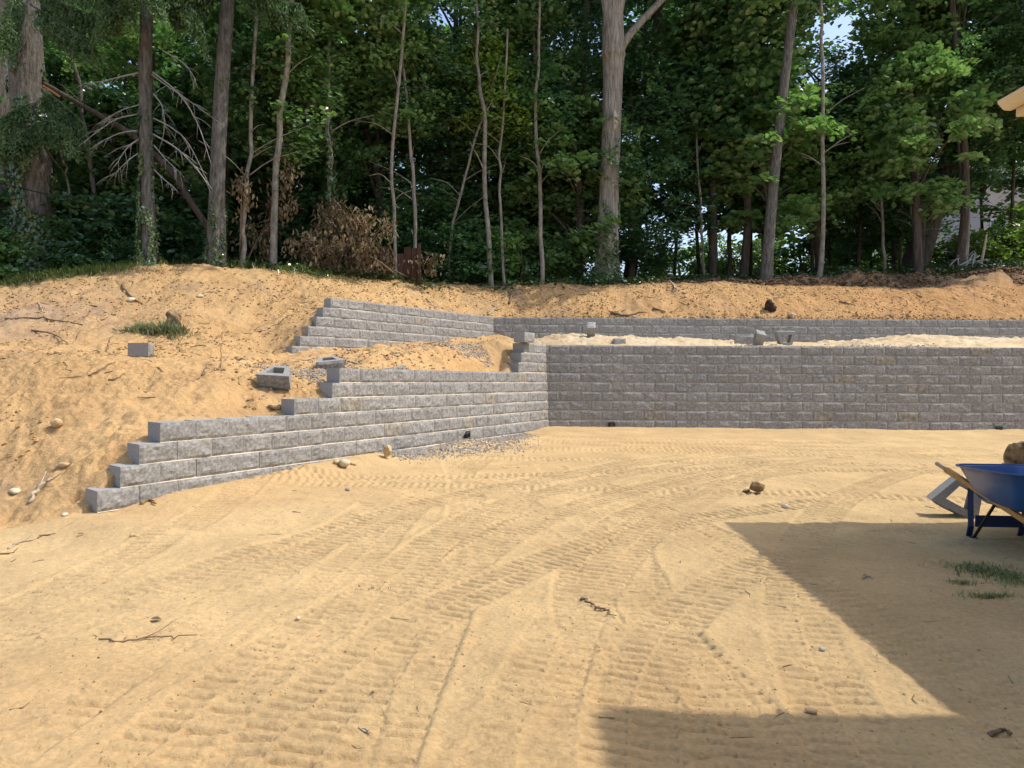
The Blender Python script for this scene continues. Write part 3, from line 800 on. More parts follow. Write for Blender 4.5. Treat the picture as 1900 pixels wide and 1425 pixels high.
t_fir1, C1t, R1t, B1t = tree("spruce_tree", "straight spruce with bare dead lower branches and ivy up its trunk",
    [(276, 487), (272, 350), (268, 180), (270, 0)], 19.6, [0.23, 0.165, 0.155, 0.15, 0.1], 'bark_brown', 6.0,
    ivy=(-0.1, 3.9, 3600, 11, (-1.9, 0.95), 0.075, 0.09))
t_fir2, C2t, R2t, B2t = tree("spruce_tree", "reddish grey spruce trunk right of the dead branches, leaning slightly right",
    [(400, 478), (402, 330), (410, 160), (420, 0)], 19.8, [0.26, 0.19, 0.18, 0.175, 0.12], 'bark_brown', 6.0,
    ivy=(-0.1, 1.6, 1100, 12, (-1.6, 1.6), 0.075, 0.07))
t_fir0, C0t, R0t, B0t = tree("spruce_tree", "massive old spruce trunk at the left edge of the wood",
    [(68, 505), (62, 330), (50, 150), (40, 0)], 20.6, [0.60, 0.47, 0.43, 0.40, 0.3], 'bark_brown', 6.0,
    ivy=(-0.1, 7.0, 9000, 13, (-1.5, 1.2), 0.095, 0.14), sides=18)
t_fir3, C3t, R3t, B3t = tree("spruce_tree", "dark trunk cut off by the left border of the picture",
    [(2, 480), (-4, 330), (0, 150), (2, 0)], 22.0, [0.30, 0.26, 0.25, 0.22, 0.18], 'bark_brown', 6.0)

def dead_branch(root, base, pts, Y, r0, seed, nt=5):
    r = np.random.default_rng(seed)
    P = spline([np.array(A(px, py, Y+dy))-base for px, py, dy in pts], 16)
    mb = MB(); mb.tube(P, np.linspace(r0, r0*0.25, 16), 6)
    for k in range(nt):
        i = r.integers(4, 15); p = P[i]; d = unit(P[i]-P[i-2])
        q = d*0.5+np.array([r.normal()*0.3, r.normal()*0.3, -0.35*r.random()+0.05]); L = r.uniform(0.25, 0.75)
        mb.tube(spline([p, p+q*L*0.5, p+q*L+np.array([0, 0, -0.12*L])], 5), np.linspace(r0*0.35, 0.003, 5), 4)
    return mb.build("dead_branch", M['dead_twig'], root, True)
for i, (pts, dy) in enumerate([([(282, 135, 0), (330, 175, -.2), (365, 230, -.3), (392, 310, -.3)], 0), ([(280, 140, 0), (315, 165, -.4), (345, 185, -.5), (413, 234, -.6)], 0),
        ([(283, 220, 0), (320, 240, -.3), (350, 270, -.5), (390, 350, -.6)], 0), ([(283, 250, 0), (325, 275, -.3), (360, 310, -.4), (392, 351, -.5)], 0),
        ([(284, 270, 0), (310, 300, -.3), (335, 322, -.4)], 0), ([(284, 315, 0), (305, 335, -.3), (322, 348, -.4)], 0),
        ([(258, 136, 0), (225, 143, -.2), (190, 152, -.3), (165, 155, -.4)], 0), ([(258, 212, 0), (215, 222, -.3), (180, 245, -.4), (133, 281, -.5)], 0),
        ([(258, 243, 0), (225, 247, -.3), (190, 262, -.4), (165, 278, -.5)], 0), ([(258, 258, 0), (235, 275, -.3), (212, 310, -.4)], 0),
        ([(258, 283, 0), (235, 300, -.3), (207, 328, -.4)], 0), ([(259, 195, 0), (225, 205, -.4), (195, 222, -.6)], 0), ([(300, 95, 0), (340, 120, -.3), (362, 150, -.4)], 0),
        ([(283, 175, 0), (300, 200, -.3), (303, 240, -.4), (298, 268, -.4)], 0)]):
    dead_branch(t_fir1, B1t, pts, 19.55, 0.018 if i % 3 else 0.024, 900+i, 10)

def bough(root, base, pts, Y, seed, hang=0.55, r0=0.03, dens=24):
    """spruce bough with hanging needle sprays"""
    r = np.random.default_rng(seed)
    P = spline([np.array(A(px, py, Y+dy))-base for px, py, dy in pts], 14)
    mb = MB(); mb.tube(P, np.linspace(r0, 0.008, 14), 5)
    b = mb.build("bough", M['bark_brown'], root, True)
    vs, qs, n = [], [], 0
    m = dens*len(P)
    t = r.uniform(1.5, 13, m); i = t.astype(int); f = (t-i)[:, None]
    p = P[i]*(1-f)+P[np.minimum(i+1, 13)]*f
    d = unit(P[np.minimum(i+1, 13)]-P[np.maximum(i-1, 0)])
    side = unit(np.cross(d, [0, 0, 1.0]))*r.choice([-1, 1], m)[:, None]
    L = hang*(0.35+0.9*r.random(m))
    tip = p+side*(0.35*r.random(m)*hang)[:, None]+np.array([0, 0, -1.0])*L[:, None]*0.8+d*(0.35*L)[:, None]
    # every hanging twig carries short needle tufts along it
    K = 12
    s = np.linspace(0.1, 1, K)[None, :, None]
    c = (p[:, None]*(1-s)+tip[:, None]*s).reshape(-1, 3)+0.025*r.normal(size=(m*K, 3))
    dr = unit(np.repeat(unit(tip-p), K, 0)+0.55*r.normal(size=(m*K, 3)))
    nr = unit(r.normal(size=(m*K, 3))+np.array([0, 0, 0.4]))
    sz = 0.10*(0.7+0.6*r.random(m*K))
    dd = dr-(dr*nr).sum(1)[:, None]*nr; dd = unit(dd); sdv = np.cross(nr, dd)
    v = np.stack([c-dd*sz[:, None]*0.6, c+sdv*sz[:, None]*0.17, c+dd*sz[:, None]*0.6, c-sdv*sz[:, None]*0.17], 1).reshape(-1, 3)
    k = np.arange(m*K)[:, None]*4
    link("needles", mesh_np("needles", v, k+np.array([[0, 1, 2, 3]])), M['needle'], b)
    return b
for i, (root, base, pts, Y) in enumerate([
        (t_fir0, B0t, [(60, -20, 0), (110, 5, -.6), (160, 25, -1.0), (205, 20, -1.2)], 20.4), (t_fir0, B0t, [(55, 10, 0), (95, 35, -.6), (135, 60, -1.0), (170, 75, -1.3)], 20.3),
        (t_fir0, B0t, [(70, -60, 0), (130, -40, -.8), (190, -15, -1.2), (240, 10, -1.5)], 20.2), (t_fir0, B0t, [(30, -30, 0), (20, 20, -.7), (10, 60, -1.2)], 20.2),
        (t_fir0, B0t, [(60, 190, 0), (30, 205, -.5), (0, 225, -.9)], 20.0), (t_fir0, B0t, [(75, 165, 0), (110, 190, -.5), (150, 225, -.8)], 20.1), (t_fir0, B0t, [(40, 240, 0), (90, 225, -.6), (130, 240, -.9)], 19.9),
        (t_fir0, B0t, [(70, 235, 0), (40, 245, -.5), (5, 255, -.8)], 19.9), (t_fir1, B1t, [(262, -20, 0), (225, 0, -.4), (185, 25, -.8)], 19.5), (t_fir1, B1t, [(275, -30, 0), (315, -5, -.4), (350, 15, -.8), (370, 45, -.9)], 19.5),
        (t_fir2, B2t, [(412, -30, 0), (370, -10, -.4), (335, 8, -.7)], 19.7), (t_fir2, B2t, [(425, -30, 0), (470, -12, -.4), (520, 5, -.8), (555, 10, -.9)], 19.7), (t_fir2, B2t, [(425, -60, 0), (470, -45, -.4), (510, -25, -.8)], 19.6),
        (t_fir0, B0t, [(80, -90, 0), (150, -70, -.8), (220, -50, -1.4), (290, -15, -1.8)], 20.0), (t_fir2, B2t, [(410, -70, 0), (360, -50, -.6), (300, -20, -1.0)], 19.5)]):
    bough(root, base, pts, Y, 1200+i, 0.75 if i != 4 else 0.5)
# snapped, splintered limb stub on the old spruce
mb = MB()
for k in range(4):
    e = np.array([random.uniform(-.05, .05), random.uniform(-.05, .05), random.uniform(-.06, .06)])
    mb.tube(spline([np.array(A(110, 181, 20.2))-B0t, np.array(A(92, 170, 20.1))-B0t+e*0.4, np.array(A(68+k*4, 159+k*2, 20.0))-B0t+e], 6), [0.035, 0.035, 0.03, 0.022, 0.012, 0.004], 5)
mb.build("snapped_limb", M['fray'], t_fir0)
t_lean, *_ = tree("leaning_tree", "dark toppled trunk leaning diagonally between the two slim spruces",
    [(420, 486), (392, 440), (345, 362), (300, 300), (235, 245), (140, 190)], 20.6, [0.09, 0.085, 0.08, 0.075, 0.065, 0.05], 'bark_dark', 1.0, seed=5)

tree("birch_tree", "slender pale-barked tree with leafy sprays, right of the spruces",
     [(506, 494), (508, 380), (516, 250), (530, 120), (540, 0)], 20.3, [0.105, 0.085, 0.08, 0.075, 0.07, 0.05], 'bark_pale', 5.0,
     crowns=[(5, 3.2, 0.85, 'leaf_mid'), (5, 5.0, 0.8, 'leaf_mid'), (3, 6.8, 0.9, 'leaf_mid')], sides=10)
tree("thin_tree", "thin bent grey stem just left of the pale slender tree",
     [(450, 488), (452, 420), (462, 300), (466, 200)], 20.2, [0.075, 0.062, 0.055, 0.05, 0.04], 'bark_pale', 4.0, crowns=[(5, 3.6, 0.7, 'leaf_dark')], sides=8)
tree("ivy_tree", "thin upright tree behind the brush pile, ivy bunched midway up its stem",
     [(612, 470), (610, 330), (606, 180), (608, 0)], 21.6, [0.085, 0.075, 0.07, 0.065, 0.05], 'bark_grey', 5.0,
     crowns=[(5, 5.4, 0.7, 'leaf_mid'), (3, 7.0, 0.9, 'leaf_mid')], ivy=(0.6, 4.4, 1800, 21, None, 0.10, 0.16), sides=8)
tree("thin_tree", "thin straight stem rising beside the brown wooden panel",
     [(733, 522), (730, 400), (726, 280), (745, 60)], 21.6, [0.055, 0.05, 0.046, 0.04, 0.03], 'bark_pale', 4.0, crowns=[(5, 4.6, 0.8, 'leaf_mid'), (5, 6.6, 0.9, 'leaf_mid')], sides=8)
tree("thin_tree", "thin mossy stem rising behind the brown wooden panel",
     [(772, 505), (768, 420), (764, 320), (758, 260)], 22.3, [0.06, 0.055, 0.05, 0.045, 0.035], 'bark_grey', 4.0, crowns=[(5, 4.6, 0.9, 'leaf_dark')], sides=8)
tree("thin_tree", "thin pale stem with a snapped fork high up, left of the big forked tree",
     [(911, 530), (903, 420), (897, 300), (893, 190), (882, 120), (878, 0)], 23.0, [0.085, 0.072, 0.065, 0.06, 0.045, 0.035, 0.03], 'bark_pale', 3.0,
     crowns=[(5, 7.4, 0.9, 'leaf_mid'), (5, 5.0, 0.75, 'leaf_light')], sides=9)
tree("thin_tree", "very thin dark stem close right of the snapped pale stem",
     [(936, 528), (928, 430), (926, 330), (930, 240)], 23.2, [0.05, 0.042, 0.04, 0.035, 0.03], 'bark_grey', 3.0, crowns=[(5, 4.2, 0.8, 'leaf_light')], sides=8)
tree("thin_tree", "thin wavy pale stem midway between the snapped stem and the big tree",
     [(1006, 527), (1001, 410), (998, 310), (992, 210), (995, 110)], 23.2, [0.07, 0.06, 0.055, 0.05, 0.04, 0.03], 'bark_pale', 3.0, crowns=[(5, 6.4, 0.9, 'leaf_dark'), (5, 4.0, 0.8, 'leaf_dark')], sides=8)
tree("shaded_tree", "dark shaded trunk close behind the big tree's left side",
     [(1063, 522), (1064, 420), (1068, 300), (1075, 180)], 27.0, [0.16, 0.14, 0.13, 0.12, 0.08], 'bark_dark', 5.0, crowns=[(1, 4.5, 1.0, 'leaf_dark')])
tree("leaning_tree", "tall brown trunk leaning right, right of the big tree",
     [(1419, 523), (1428, 400), (1444, 220), (1468, 0)], 24.4, [0.21, 0.165, 0.15, 0.14, 0.1], 'bark_brown', 6.0, crowns=[(2, 10.5, 0.9, 'leaf_dark')])
tree("thin_tree", "thin pale bare stem standing beside the leaning brown trunk",
     [(1517, 517), (1526, 420), (1522, 250), (1519, 80), (1518, 0)], 24.6, [0.085, 0.07, 0.06, 0.05, 0.045, 0.03], 'bark_pale', 4.0, crowns=[(5, 9.0, 1.0, 'leaf_dark')], sides=9)
tree("grey_tree", "mottled grey upright trunk near the right border with a small side limb",
     [(1783, 492), (1788, 400), (1778, 250), (1772, 120), (1768, 0)], 27.0, [0.17, 0.145, 0.135, 0.12, 0.11, 0.08], 'bark_grey', 5.0, crowns=[(3, 9.0, 1.0, 'leaf_dark'), (5, 6.2, 0.9, 'leaf_light')])
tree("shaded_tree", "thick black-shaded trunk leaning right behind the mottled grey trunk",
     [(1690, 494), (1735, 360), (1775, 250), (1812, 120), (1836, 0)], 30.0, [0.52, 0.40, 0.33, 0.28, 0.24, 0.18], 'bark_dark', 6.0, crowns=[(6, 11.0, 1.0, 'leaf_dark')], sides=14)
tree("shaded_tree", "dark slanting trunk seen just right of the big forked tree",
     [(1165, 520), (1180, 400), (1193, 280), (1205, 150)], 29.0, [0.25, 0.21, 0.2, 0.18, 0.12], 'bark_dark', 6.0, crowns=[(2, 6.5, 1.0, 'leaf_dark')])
tree("thin_tree", "thin grey sapling stem standing below the far shrubs, right of the white post",
     [(1306, 520), (1300, 430), (1296, 360)], 26.0, [0.05, 0.045, 0.04, 0.03], 'bark_grey', 3.0, crowns=[(5, 3.4, 0.8, 'leaf_dark')], sides=7)
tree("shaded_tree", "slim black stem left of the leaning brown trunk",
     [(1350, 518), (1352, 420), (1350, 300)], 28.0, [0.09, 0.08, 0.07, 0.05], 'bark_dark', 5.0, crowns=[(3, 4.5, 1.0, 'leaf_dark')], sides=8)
tree("thin_tree", "thin pale stem at the topsoil ridge, right of the bare pale stem",
     [(1641, 502), (1636, 430), (1628, 340)], 27.0, [0.06, 0.05, 0.045, 0.035], 'bark_pale', 4.0, crowns=[(5, 4.4, 0.9, 'leaf_dark')], sides=7)
tree("thin_tree", "short thin stem directly in front of the black leaning trunk",
     [(1699, 497), (1694, 440), (1690, 390)], 27.5, [0.05, 0.04, 0.035, 0.03], 'bark_pale', 2.5, crowns=[(5, 3.2, 0.7, 'leaf_dark')], sides=7)
tree("thin_tree", "thin slanting stem among the undergrowth left of the spruces",
     [(183, 440), (172, 340), (158, 250)], 21.0, [0.07, 0.06, 0.055, 0.04], 'bark_brown', 2.5, crowns=[(5, 2.6, 0.8, 'leaf_dark')], sides=7)
tree("thin_tree", "whip-thin slanting stem next to the massive old spruce",
     [(140, 420), (125, 340), (112, 280)], 21.0, [0.04, 0.035, 0.03, 0.02], 'bark_grey', 2.0, crowns=[(5, 2.4, 0.7, 'leaf_dark')], sides=7)
tree("thin_tree", "thin leaning stem low in the gap right of the wooden panel",
     [(830, 518), (836, 440), (856, 340), (880, 260)], 23.4, [0.05, 0.045, 0.04, 0.035, 0.03], 'bark_grey', 2.5, crowns=[(5, 4.4, 0.8, 'leaf_dark')], sides=7)

# --- the deeper wood: trees nobody can tell apart from one another
DEEP = "shaded broadleaf tree deep in the wood behind the front row"
nd_ = 0
def deep_tree(x, y, idx, z0, sc, key, r=0.13):
    g = float(height(np.array([x]), np.array([y]), False)[0])
    p = 950+FPX*x/y
    if key == 'leaf_light' and p > 1150: key = 'leaf_mid'
    zone = "left, behind the spruces" if p < 560 else ("middle, left of the forked tree" if p < 1120 else "right, behind the leaning trunk" if p < 1600 else "far right")
    kind_ = "young low-branched leafy tree" if r < 0.1 else ("big-crowned shaded tree" if r > 0.15 else "shaded broadleaf tree")
    hue = {"leaf_dark": "dark green", "leaf_mid": "mid green", "leaf_light": "light green"}[key]
    root = empty("broadleaf_tree", (x, y, g), 0, "%s %s in the wood, %s" % (hue, kind_, zone), "tree", "%s trees deep in the wood at the %s" % (hue, zone.split(",")[0]))
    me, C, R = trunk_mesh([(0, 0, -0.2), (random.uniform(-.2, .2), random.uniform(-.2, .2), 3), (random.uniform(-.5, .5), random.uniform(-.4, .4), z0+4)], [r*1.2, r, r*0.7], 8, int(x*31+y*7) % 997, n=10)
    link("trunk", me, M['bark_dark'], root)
    put_crown(root, idx, (C[5, 0]*0.5, 0, z0), sc, random.uniform(0, 6.28), key)
rr = random.Random(11)
def key_():
    q = rr.random()
    return 'leaf_dark' if q < 0.55 else ('leaf_mid' if q < 0.93 else 'leaf_light')
def gap(x, y):
    """sight lines where the photograph shows open sky between the crowns"""
    p = 950+FPX*x/y
    return (870 < p < 1000) or (1195 < p < 1250) or (1490 < p < 1550) or (1780 < p < 1890) or (1230 < p < 1330 and rr.random() < 0.35)
for x in np.arange(-19, 19, 2.15):            # first ranks, foliage close to the ground on the left and middle
    xx = x+rr.uniform(-.8, .8); yy = rr.uniform(24.6, 27.5)+(0.8 if x > 6 else 0)-(2.0 if x < -6 else 0)
    deep_tree(xx, yy, rr.choice([1, 3, 3, 0, 4]), (rr.uniform(0.7, 2.2) if x < 5 else (rr.uniform(1.6, 4.2) if x < 14.5 else 5.2)), rr.uniform(0.85, 1.1), key_())
for x in np.arange(-20, 21, 2.6):
    xx = x+rr.uniform(-.9, .9); yy = rr.uniform(26.5, 30.0)
    if gap(xx, yy) or rr.random() < (0.38 if x > 4 else 0.15): continue
    deep_tree(xx, yy, rr.choice([0, 1, 4, 2]), rr.uniform(5.0, 8.0), rr.uniform(0.9, 1.15), key_())
for x in np.arange(-24, 25, 3.3):
    xx = x+rr.uniform(-1, 1); yy = rr.uniform(31, 36)
    if gap(xx, yy) or (x > 3 and rr.random() < 0.45): continue
    deep_tree(xx, yy, rr.choice([4, 6, 0]), (rr.uniform(0.8, 2.6) if x < 5 else rr.uniform(2.6, 5.0)), rr.uniform(0.9, 1.1), key_(), 0.17)
for x in np.arange(-27, 28, 5.4):
    xx = x+rr.uniform(-1.5, 1.5); yy = rr.uniform(37, 44)
    if gap(xx, yy) or rr.random() < (0.55 if x > 3 else 0.3): continue
    deep_tree(xx, yy, rr.choice([4, 6]), rr.uniform(4.5, 9.0), rr.uniform(1.0, 1.3), key_(), 0.19)
for x in np.arange(0.5, 20, 1.35):             # thin leafy young trees under the canopy on the right
    xx = x+rr.uniform(-.6, .6); yy = rr.uniform(26.5, 32)
    if 950+FPX*xx/yy > 1790: continue
    deep_tree(xx, yy, rr.choice([5, 5, 3]), rr.uniform(0.7, 3.4), rr.uniform(0.7, 1.05), key_(), 0.06)
for x in np.arange(-22, 2, 2.4):               # and on the left
    xx = x+rr.uniform(-.8, .8); yy = rr.uniform(28, 34)
    deep_tree(xx, yy, 5, rr.uniform(0.2, 0.8), rr.uniform(0.9, 1.3), 'leaf_dark', 0.06)

for (px, Y, z0, sc, key) in [(1570, 36, 0.8, 1.0, 'leaf_mid'), (1615, 38, 1.2, 1.1, 'leaf_dark'), (1660, 37, 0.6, 1.0, 'leaf_mid'), (1640, 34, 1.6, 0.9, 'leaf_dark'), (1590, 33, 2.4, 0.9, 'leaf_dark'), (1540, 35, 1.4, 1.0, 'leaf_dark'), (1700, 36, 1.0, 1.1, 'leaf_mid'), (1868, 31, 4.3, 1.0, 'leaf_dark'), (1825, 34, 3.6, 1.0, 'leaf_mid'), (1930, 33, 3.4, 1.1, 'leaf_dark')]:
    deep_tree((px-950)/FPX*Y, Y, 5 if z0 < 1.3 else 3, z0, sc, key, 0.06)

# --- shrubs
def shrub(px, py, Y, idx, sc, key, label, group=None, flat=1.0):
    x, y, _ = A(px, py, Y); g = hz(x, y)
    a, b = SHR[idx]
    root = empty("shrub", (x, y, g-0.05), 0, label, "shrub", group)
    o = link("foliage", a, None, root); dress(o, key); o.scale = (sc, sc, sc*flat); o.rotation_euler = (0, 0, random.uniform(0, 6.28))
    l = link("stems", b, None, root); l.scale = (sc, sc, sc*flat); l["kind"] = "stuff"
    return root
for i, (px, Y, idx, sc, key) in enumerate([(-30, 20.0, 0, 1.1, 'leaf_mid'), (30, 20.6, 2, 1.0, 'leaf_mid'), (110, 20.4, 0, 1.0, 'leaf_dark'), (170, 20.8, 1, 1.2, 'leaf_dark'), (215, 20.5, 2, 0.8, 'leaf_dark'), (150, 22.0, 0, 1.6, 'leaf_dark'),
        (240, 21.6, 0, 1.5, 'leaf_dark'), (330, 21.5, 0, 1.0, 'leaf_dark'), (60, 22.0, 1, 1.5, 'leaf_dark'), (-40, 22, 1, 1.8, 'leaf_dark')]):
    shrub(px, 500, Y, idx, sc, key, "leafy green shrub in the undergrowth at the left end of the wood", "undergrowth shrubs at the left")
for i, (px, Y, idx, sc, key) in enumerate([(800, 23.6, 1, 0.9, 'leaf_dark'), (865, 24.0, 0, 1.2, 'leaf_dark'), (960, 24.2, 0, 1.25, 'leaf_mid'), (1030, 24.8, 1, 0.9, 'leaf_mid'), (900, 25.5, 1, 1.5, 'leaf_mid'), (980, 26.5, 0, 1.6, 'leaf_mid'),
        (1060, 25.4, 2, 0.9, 'leaf_dark'), (840, 26.0, 0, 1.6, 'leaf_dark')]):
    shrub(px, 520, Y, idx, sc, key, "bushy green understorey shrub between the wooden panel and the big tree", "understorey shrubs in the middle")
for (px, Y, sc) in [(470, 24.5, 1.4), (540, 25, 1.5), (610, 24.6, 1.4), (680, 25.4, 1.5), (750, 25.2, 1.4), (420, 25.4, 1.6), (350, 25, 1.6)]:
    shrub(px, 500, Y, 0, sc, 'leaf_dark', "dark bushy shrub filling the gap low behind the brush pile and spruces", "dark shrubs behind the brush pile")
for i, (px, Y, idx, sc) in enumerate([(1255, 38, 2, 1.4), (1310, 36, 0, 1.4), (1380, 37, 2, 1.5), (1190, 35, 0, 1.2), (1440, 40, 0, 1.4), (1480, 37, 2, 1.4), (1560, 39, 0, 1.3), (1600, 40, 2, 1.5), (1660, 40, 2, 1.4), (1340, 33, 2, 0.9)]):
    shrub(px, 500, Y, idx, sc, 'leaf_light', "sunlit light green shrub glimpsed low behind the right-hand trunks", "sunlit shrubs behind the wood")
for i, (px, Y, idx, sc) in enumerate([(1830, 31, 2, 1.3), (1880, 30.5, 2, 1.5), (1750, 33, 2, 1.0), (1930, 31.5, 0, 1.8), (1860, 33, 0, 1.9)]):
    shrub(px, 470, Y, idx, sc, 'leaf_light', "bright yellow-green shrub at the far right of the wood", "bright shrubs at the right")
shrub(1105, 525, 23.6, 2, 0.35, 'leaf_dark', "small tuft of leaves growing at the foot of the big forked tree")

# ground cover along the edge of the wood
def cover(name, label, cat, pts, size, m, seed, lift=0.12):
    r = np.random.default_rng(seed)
    p = np.array(pts); z = height(p[:, 0], p[:, 1]); n = len(p)
    c = np.c_[p, z+lift*r.random(n)**1.5]
    nr = unit(np.c_[0.6*r.normal(size=(n, 2)), np.ones(n)]); dr = unit(r.normal(size=(n, 3)))
    v, q = leaves_np(c, nr, dr, size*(0.6+0.8*r.random(n)))
    o = link(name, mesh_np(name, v, q), m)
    return tag(o, label, cat, None, "stuff")
r = np.random.default_rng(44)
pts = []
while len(pts) < 17000:
    x = r.uniform(-18, 18); y = r.uniform(19.0, 30)
    yf = (19.75+0.25*np.sin(x*1.7)+max(0, -x-9.5)*-0.12 if x < -5 else (20.1+0.5*(x+5) if x < 0 else 22.9+1.9*float(sst(np.array(x), 2, 7))))
    if y < yf+0.2*r.normal(): continue
    if r.random() > (1.0 if y < yf+2 else 0.35): continue
    if vn(np.array([x*0.9]), np.array([y*0.9]), 5)[0] < 0.35: continue
    pts.append((x, y))
cover("ground_cover", "dark ivy and low leafy ground cover along the edge of the wood", "ground cover", pts, 0.11, M['leaf_ivy'], 45, 0.22)

# ------------------------------------------------------------------ house at the right (its eave corner shows, its shadow falls on the lot)
HX = 4.81
house = empty("house", (HX+3, 2, 0.1), 0, "cream house at the right border, only its eave corner and gutter showing", "house")
def hpart(mb, name, m): 
    o = mb.build(name, M[m], house); o.matrix_parent_inverse = Matrix.Translation((-(HX+3), -2, -0.1)); return o
YE = 7.42
mb = MB(); mb.box((HX+0.03, 3.4, -0.6), (HX+7, YE-0.15, 4.05)); hpart(mb, "wall", 'siding')
mb = MB(); mb.box((HX+0.03, -9, -0.8), (HX+7, 3.36, 6.35)); hpart(mb, "wall", 'siding')
zt = 4.24; x0 = HX-0.18
mb = MB(); mb.prism([(x0, zt), (x0+0.008, zt-0.030), (x0+0.028, zt-0.050), (x0+0.052, zt-0.078), (x0+0.07, zt-0.088), (x0+0.125, zt-0.092), (x0+0.13, zt-0.01), (x0+0.12, zt+0.0)], 3.45, YE); hpart(mb, "gutter", 'trim')
mb = MB(); mb.prism([(x0+0.13, zt-0.092), (x0+0.168, zt-0.075), (x0+0.168, zt-0.02), (x0+0.131, zt-0.02)], 3.45, YE-0.01); hpart(mb, "moulding", 'trim')
mb = MB(); mb.box((HX-0.006, 3.45, zt-0.152), (HX+0.03, YE-0.01, zt-0.03)); hpart(mb, "frieze_board", 'trim')
mb = MB(); mb.box((HX+0.03, YE-0.15, zt-0.154), (HX+7, YE-0.02, zt-0.032)); hpart(mb, "frieze_board", 'trim')
mb = MB(); mb.prism([(x0+0.10, zt+0.002), (x0+0.10, zt+0.03), (HX+3.5, zt+1.75), (HX+7.2, zt+0.03), (HX+7.2, zt+0.002)], 3.42, YE-0.005); hpart(mb, "roof", 'shingle')
z2 = 6.60; x2 = HX-0.26
mb = MB(); mb.prism([(x2, z2), (x2+0.028, z2-0.05), (x2+0.07, z2-0.088), (x2+0.20, z2-0.15), (x2+0.26, z2-0.15), (x2+0.26, z2)], -9.3, 3.42); hpart(mb, "gutter", 'trim')
mb = MB(); mb.prism([(x2+0.08, z2+0.002), (x2+0.08, z2+0.03), (HX+3.5, z2+1.75), (HX+7.2, z2+0.03), (HX+7.2, z2+0.002)], -9.4, 3.50); hpart(mb, "roof", 'shingle')

# ------------------------------------------------------------------ hollow wall blocks lying about
def hollow_block(name, seed):
    """tapered retaining-wall block with its open core, rough front at -y, origin at its base centre"""
    w, h, d, b = BW, BH, 0.30, 0.25
    r = np.random.default_rng(seed)
    nx, nz = 11, 6
    xs = np.linspace(-w/2, w/2, nx); zs = np.linspace(0, h, nz)
    X, Z = np.meshgrid(xs, zs, indexing='ij')
    ed = np.clip(np.minimum(np.minimum(X+w/2, w/2-X)/0.02, np.minimum(Z, h-Z)/0.012), 0, 1)
    Yv = -d/2-0.024*np.clip(0.6+0.7*fbm(X*9+seed, Z*12, seed, 3), 0.05, 1.3)*ed
    v = np.stack([X, Yv, Z], -1).reshape(-1, 3); idx = np.arange(nx*nz).reshape(nx, nz)
    mb = MB(); mb.add(v, np.stack([idx[:-1, :-1], idx[1:, :-1], idx[1:, 1:], idx[:-1, 1:]], -1).reshape(-1, 4))
    nfront = (nx-1)*(nz-1)
    o = [(-w/2, -d/2), (w/2, -d/2), (b/2, d/2), (-b/2, d/2)]
    i = [(-w/2+0.105, -d/2+0.07), (w/2-0.105, -d/2+0.07), (b/2-0.05, d/2-0.055), (-b/2+0.05, d/2-0.055)]
    vv = [(x, y, 0) for x, y in o]+[(x, y, h) for x, y in o]+[(x, y, 0) for x, y in i]+[(x, y, h) for x, y in i]
    q = []
    for k in range(4):
        k2 = (k+1) % 4
        if k: q.append([k, k2, 4+k2, 4+k])
        q.append([8+k2, 8+k, 12+k, 12+k2]); q.append([4+k, 4+k2, 12+k2, 12+k]); q.append([k2, k, 8+k, 8+k2])
    mb.add(vv, q)
    me = mb.data(name); me.materials.append(M['block']); me.materials.append(M['block_smooth'])
    mi = np.ones(len(me.polygons), dtype=np.int32); mi[:nfront] = 0
    me.polygons.foreach_set("material_index", mi)
    return me
HB = [hollow_block("wall_block", 40+i) for i in range(4)]
def loose(px, py, Y, rot, label, i=0, dz=0.0, z=None, sc=1.0):
    x = (px-950)/FPX*Y
    o = link("wall_block", HB[i]); g = hz(x, Y) if z is None else z
    o.location = (x, Y, g+dz); o.rotation_euler = tuple(math.radians(a) for a in rot); o.scale = (sc,)*3
    return tag(o, label, "concrete block", "loose wall blocks")
loose(260, 668, 11.7, (0, 0, 106), "small hollow concrete block standing alone on the left sand terrace", 0, 0.0)
loose(517, 712, 10.6, (26, 3, -6), "hollow tapered block lying open side up on the slope, tilted", 1, 0.03)
loose(611, 690, 12.5, (15, -6, 22), "hollow tapered block half sunk in gravel just behind the stepped wall", 2, -0.04)
k9 = C1-D1*(ST1[9]-0.02)-N1*0.12
o = link("wall_block", HB[3]); o.location = (k9[0]-0.03, k9[1]+0.05, Z0+BH*9+0.005); o.rotation_euler = (0, 0, math.radians(62))
tag(o, "loose block sitting askew on the top corner step where the lower walls meet", "concrete block", "loose wall blocks")
def posed(px, Y, mtx, dz, label, i, sc=1.0):
    o = link("wall_block", HB[i]); x = (px-950)/FPX*Y
    o.location = (x, Y, hz(x, Y)+dz); o.rotation_euler = mtx.to_euler(); o.scale = (sc,)*3
    return tag(o, label, "concrete block", "loose wall blocks")
R3 = lambda a, ax: Matrix.Rotation(math.radians(a), 3, ax)
posed(1104, 18.0, R3(22, 'X') @ R3(84, 'Z') @ R3(-90, 'X'), 0.13, "small block tipped on end on the sandy terrace near the wall corner", 0, 0.95)
posed(1416, 17.6, R3(12, 'Y') @ R3(18, 'X') @ R3(82, 'Z') @ R3(-90, 'X'), 0.14, "block tipped on its end, left one of the pair on the terrace", 1, 1.0)
loose(1453, 636, 17.7, (90, 180, 0), "open block standing on its narrow side, right one of the pair on the terrace", 2, 0.15)
loose(1378, 640, 18.3, (0, 0, 6), "block lying flat and half hidden in sand behind the tipped pair", 3, -0.02, None, 1.15)
x, y, g = on_ground(1146, 634, 16.9, 20)
